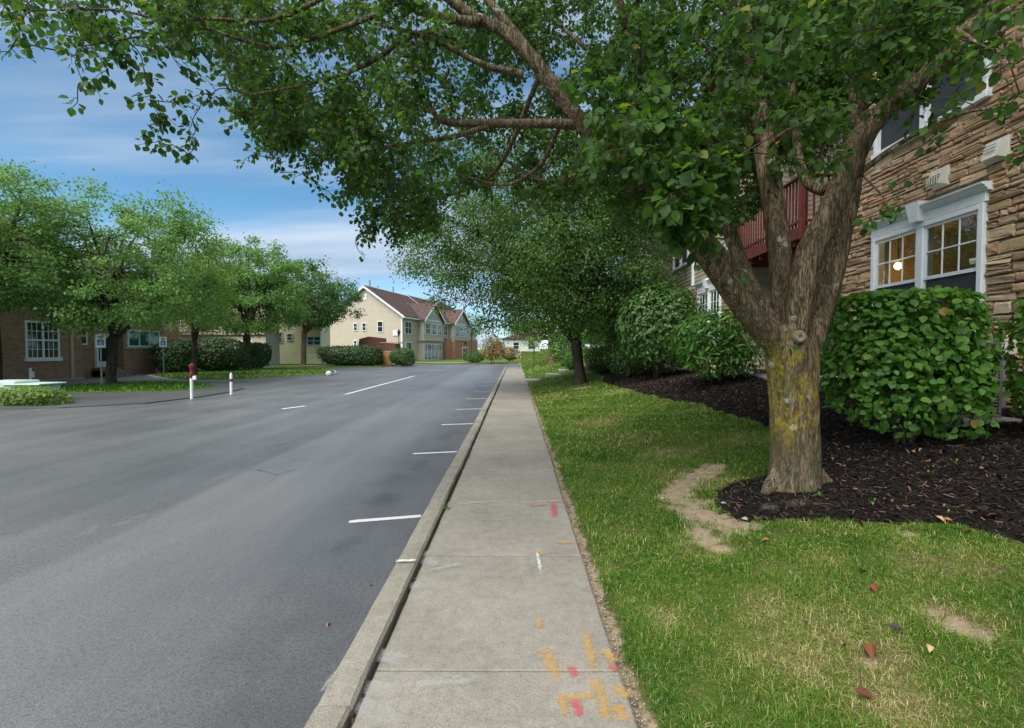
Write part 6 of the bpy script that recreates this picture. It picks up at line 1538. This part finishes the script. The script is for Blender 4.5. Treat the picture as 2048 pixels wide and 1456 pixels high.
# far parked car
p = at(1085, 700, 62); t = thing('parked_car', 'white parked car up the street beside the pale house', 'car', (p[0]+0.8, 62, 1.25), R(80))
mb = MB(); mb.prism([(-2.2, 0.35), (2.2, 0.35), (2.25, 0.75), (1.4, 0.92), (0.75, 1.42), (-1.1, 1.45), (-2.0, 0.95), (-2.25, 0.8)], 1, -0.85, 0.85); obj('body', mb, MT['white'], t)
for s in (-1, 1):
    mb = MB(); mb.prism([(1.2, 0.95), (0.7, 1.36), (-1.05, 1.38), (-1.7, 0.95)], 1, *sorted((s*0.852, s*0.862))); obj('window', mb, MT['dglass'], t)
    for x in (-1.4, 1.4):
        mb = MB(); mb.prism([(x+math.cos(a/14*6.283)*0.33, 0.33+math.sin(a/14*6.283)*0.33) for a in range(14)], 1, *sorted((s*0.7, s*0.88))); obj('wheel', mb, MT['black'], t)
mb = MB(); mb.prism([(-3.5, -1.4), (4, -1.4), (4, 0.0), (-3.5, 0.0)], 1, -3, 8); ter = obj('terrace', mb, MT['far_grass']); ter.location = (p[0]+0.8, 62, 1.25); tag(ter, 'grass terrace where the far car stands', 'terrace', kind='structure')

# fallen leaves lying one by one
fl = leaf_template('fallen_leaf_mesh', 'oval', MT['fallen']); fd = leaf_template('fallen_dark_mesh', 'oval', MT['fallen_dark'])
LAB = {'lawn': ('brown fallen leaf lying on the mown lawn', 'fallen leaves on the lawn'), 'bed': ('orange-brown fallen leaf lying on the dark bark bed', 'fallen leaves on the bark bed'), 'kerb': ('curled brown fallen leaf caught along the kerb joint', 'fallen leaves by the kerb'), 'road': ('single pale fallen leaf on the asphalt', 'fallen leaves on the asphalt'), 'purple': ('dark purple fallen leaf on the lawn', 'dark fallen leaves on the lawn')}
def fallen(px, py, kind, s):
    p = toflat(px, py, {'kerb': 0.0, 'road': ROAD_Z}.get(kind, 0)) if kind in ('kerb', 'road') else hit(px, py)
    z = {'kerb': 0.004, 'road': ROAD_Z+0.006}.get(kind); z = (ground_z(p[0], p[1]) + (0.035 if kind != 'bed' else 0.02)) if z is None else z
    o = bpy.data.objects.new('fallen_leaf', fd if kind == 'purple' else fl); link(o)
    o.location = (p[0], p[1], z); o.scale = (s, s*random.uniform(0.8, 1.2), s*random.uniform(2, 4.5)); o.rotation_euler = (random.uniform(-0.5, 0.5), random.uniform(-0.4, 0.3), random.uniform(0, 6.28))
    tag(o, LAB[kind][0], 'leaf', LAB[kind][1])
for q in [(1742,1298,'lawn',.075),(1682,1300,'lawn',.05),(1710,1397,'lawn',.06),(1746,1178,'lawn',.06),(1858,1300,'lawn',.04),(1540,1090,'lawn',.05),(1715,1050,'lawn',.05),(1776,1260,'purple',.055),(1720,1150,'purple',.05),
          (1870,1040,'bed',.07),(1885,1042,'bed',.06),(2000,1045,'bed',.06),(1945,1065,'bed',.05),(1845,905,'bed',.05),(1830,912,'bed',.05),(1700,905,'bed',.06),(1660,925,'bed',.06),(1800,960,'bed',.04),(1590,880,'bed',.05),(1490,960,'bed',.05),(1480,945,'bed',.05),(1680,735,'bed',.07),(1410,790,'bed',.07),(1440,775,'bed',.07),(1360,770,'bed',.08),(1480,785,'bed',.06),(1390,755,'bed',.08),(1770,800,'bed',.05),(1650,800,'bed',.06),
          (732,1362,'kerb',.035),(823,1160,'kerb',.04),(815,1175,'kerb',.03),(810,1188,'kerb',.03),(700,1440,'kerb',.03),(660,1247,'road',.04),(745,1172,'road',.03)]: fallen(*q)
# stones by the tree foot
for (px, py, s) in [(1447,1006,.022),(1482,1005,.018),(1490,1036,.026),(1325,995,.02),(1600,1045,.015)]:
    p = hit(px, py); mb = MB(); v = octv*s*np.array([1.3, 1, 0.7]) + rng.normal(0, s*0.12, (6, 3)); mb.add(v, octf.tolist()); o = obj('loose_stone', mb, MT['pad'], smooth=False); o.location = (p[0], p[1], ground_z(p[0], p[1])+s*0.3); tag(o, 'pale loose stone lying at the edge of the bark bed', 'stone', 'loose stones by the tree foot')
# weed in the kerb joint
t = thing('kerb_weed', 'tiny bright weed growing in the kerb joint', 'weed', (-0.69, 4.6, 0)); k = 26
leaves('foliage', np.array([-0.69, 4.6, 0.01])+rng.normal(0, 0.018, (k, 3))*[1, 1.4, 0.4], rng.normal(0, 1, (k, 3))+[0, 0, 0.6], rng.normal(0, 0.6, (k, 3))+[0, 0, 1], rng.uniform(0.02, 0.035, k), 'oval', MT['leaf_lime'], t)
for (px, py) in [(1640,1000),(1910,935),(1895,1035),(1855,945),(1745,1015)]:
    p = hit(px, py); t = thing('seedling', 'tiny lime seedling sprouting from the bark bed', 'seedling', (p[0], p[1], ground_z(p[0], p[1])), group='seedlings in the bark bed'); k = 6
    leaves('foliage', np.array(t.location)+rng.normal(0, 0.008, (k, 3))+[0, 0, 0.025], rng.normal(0, 1, (k, 3))+[0, 0, 0.3], rng.normal(0, 0.4, (k, 3))+[0, 0, 1], rng.uniform(0.02, 0.03, k), 'oval', MT['leaf_lime'], t)
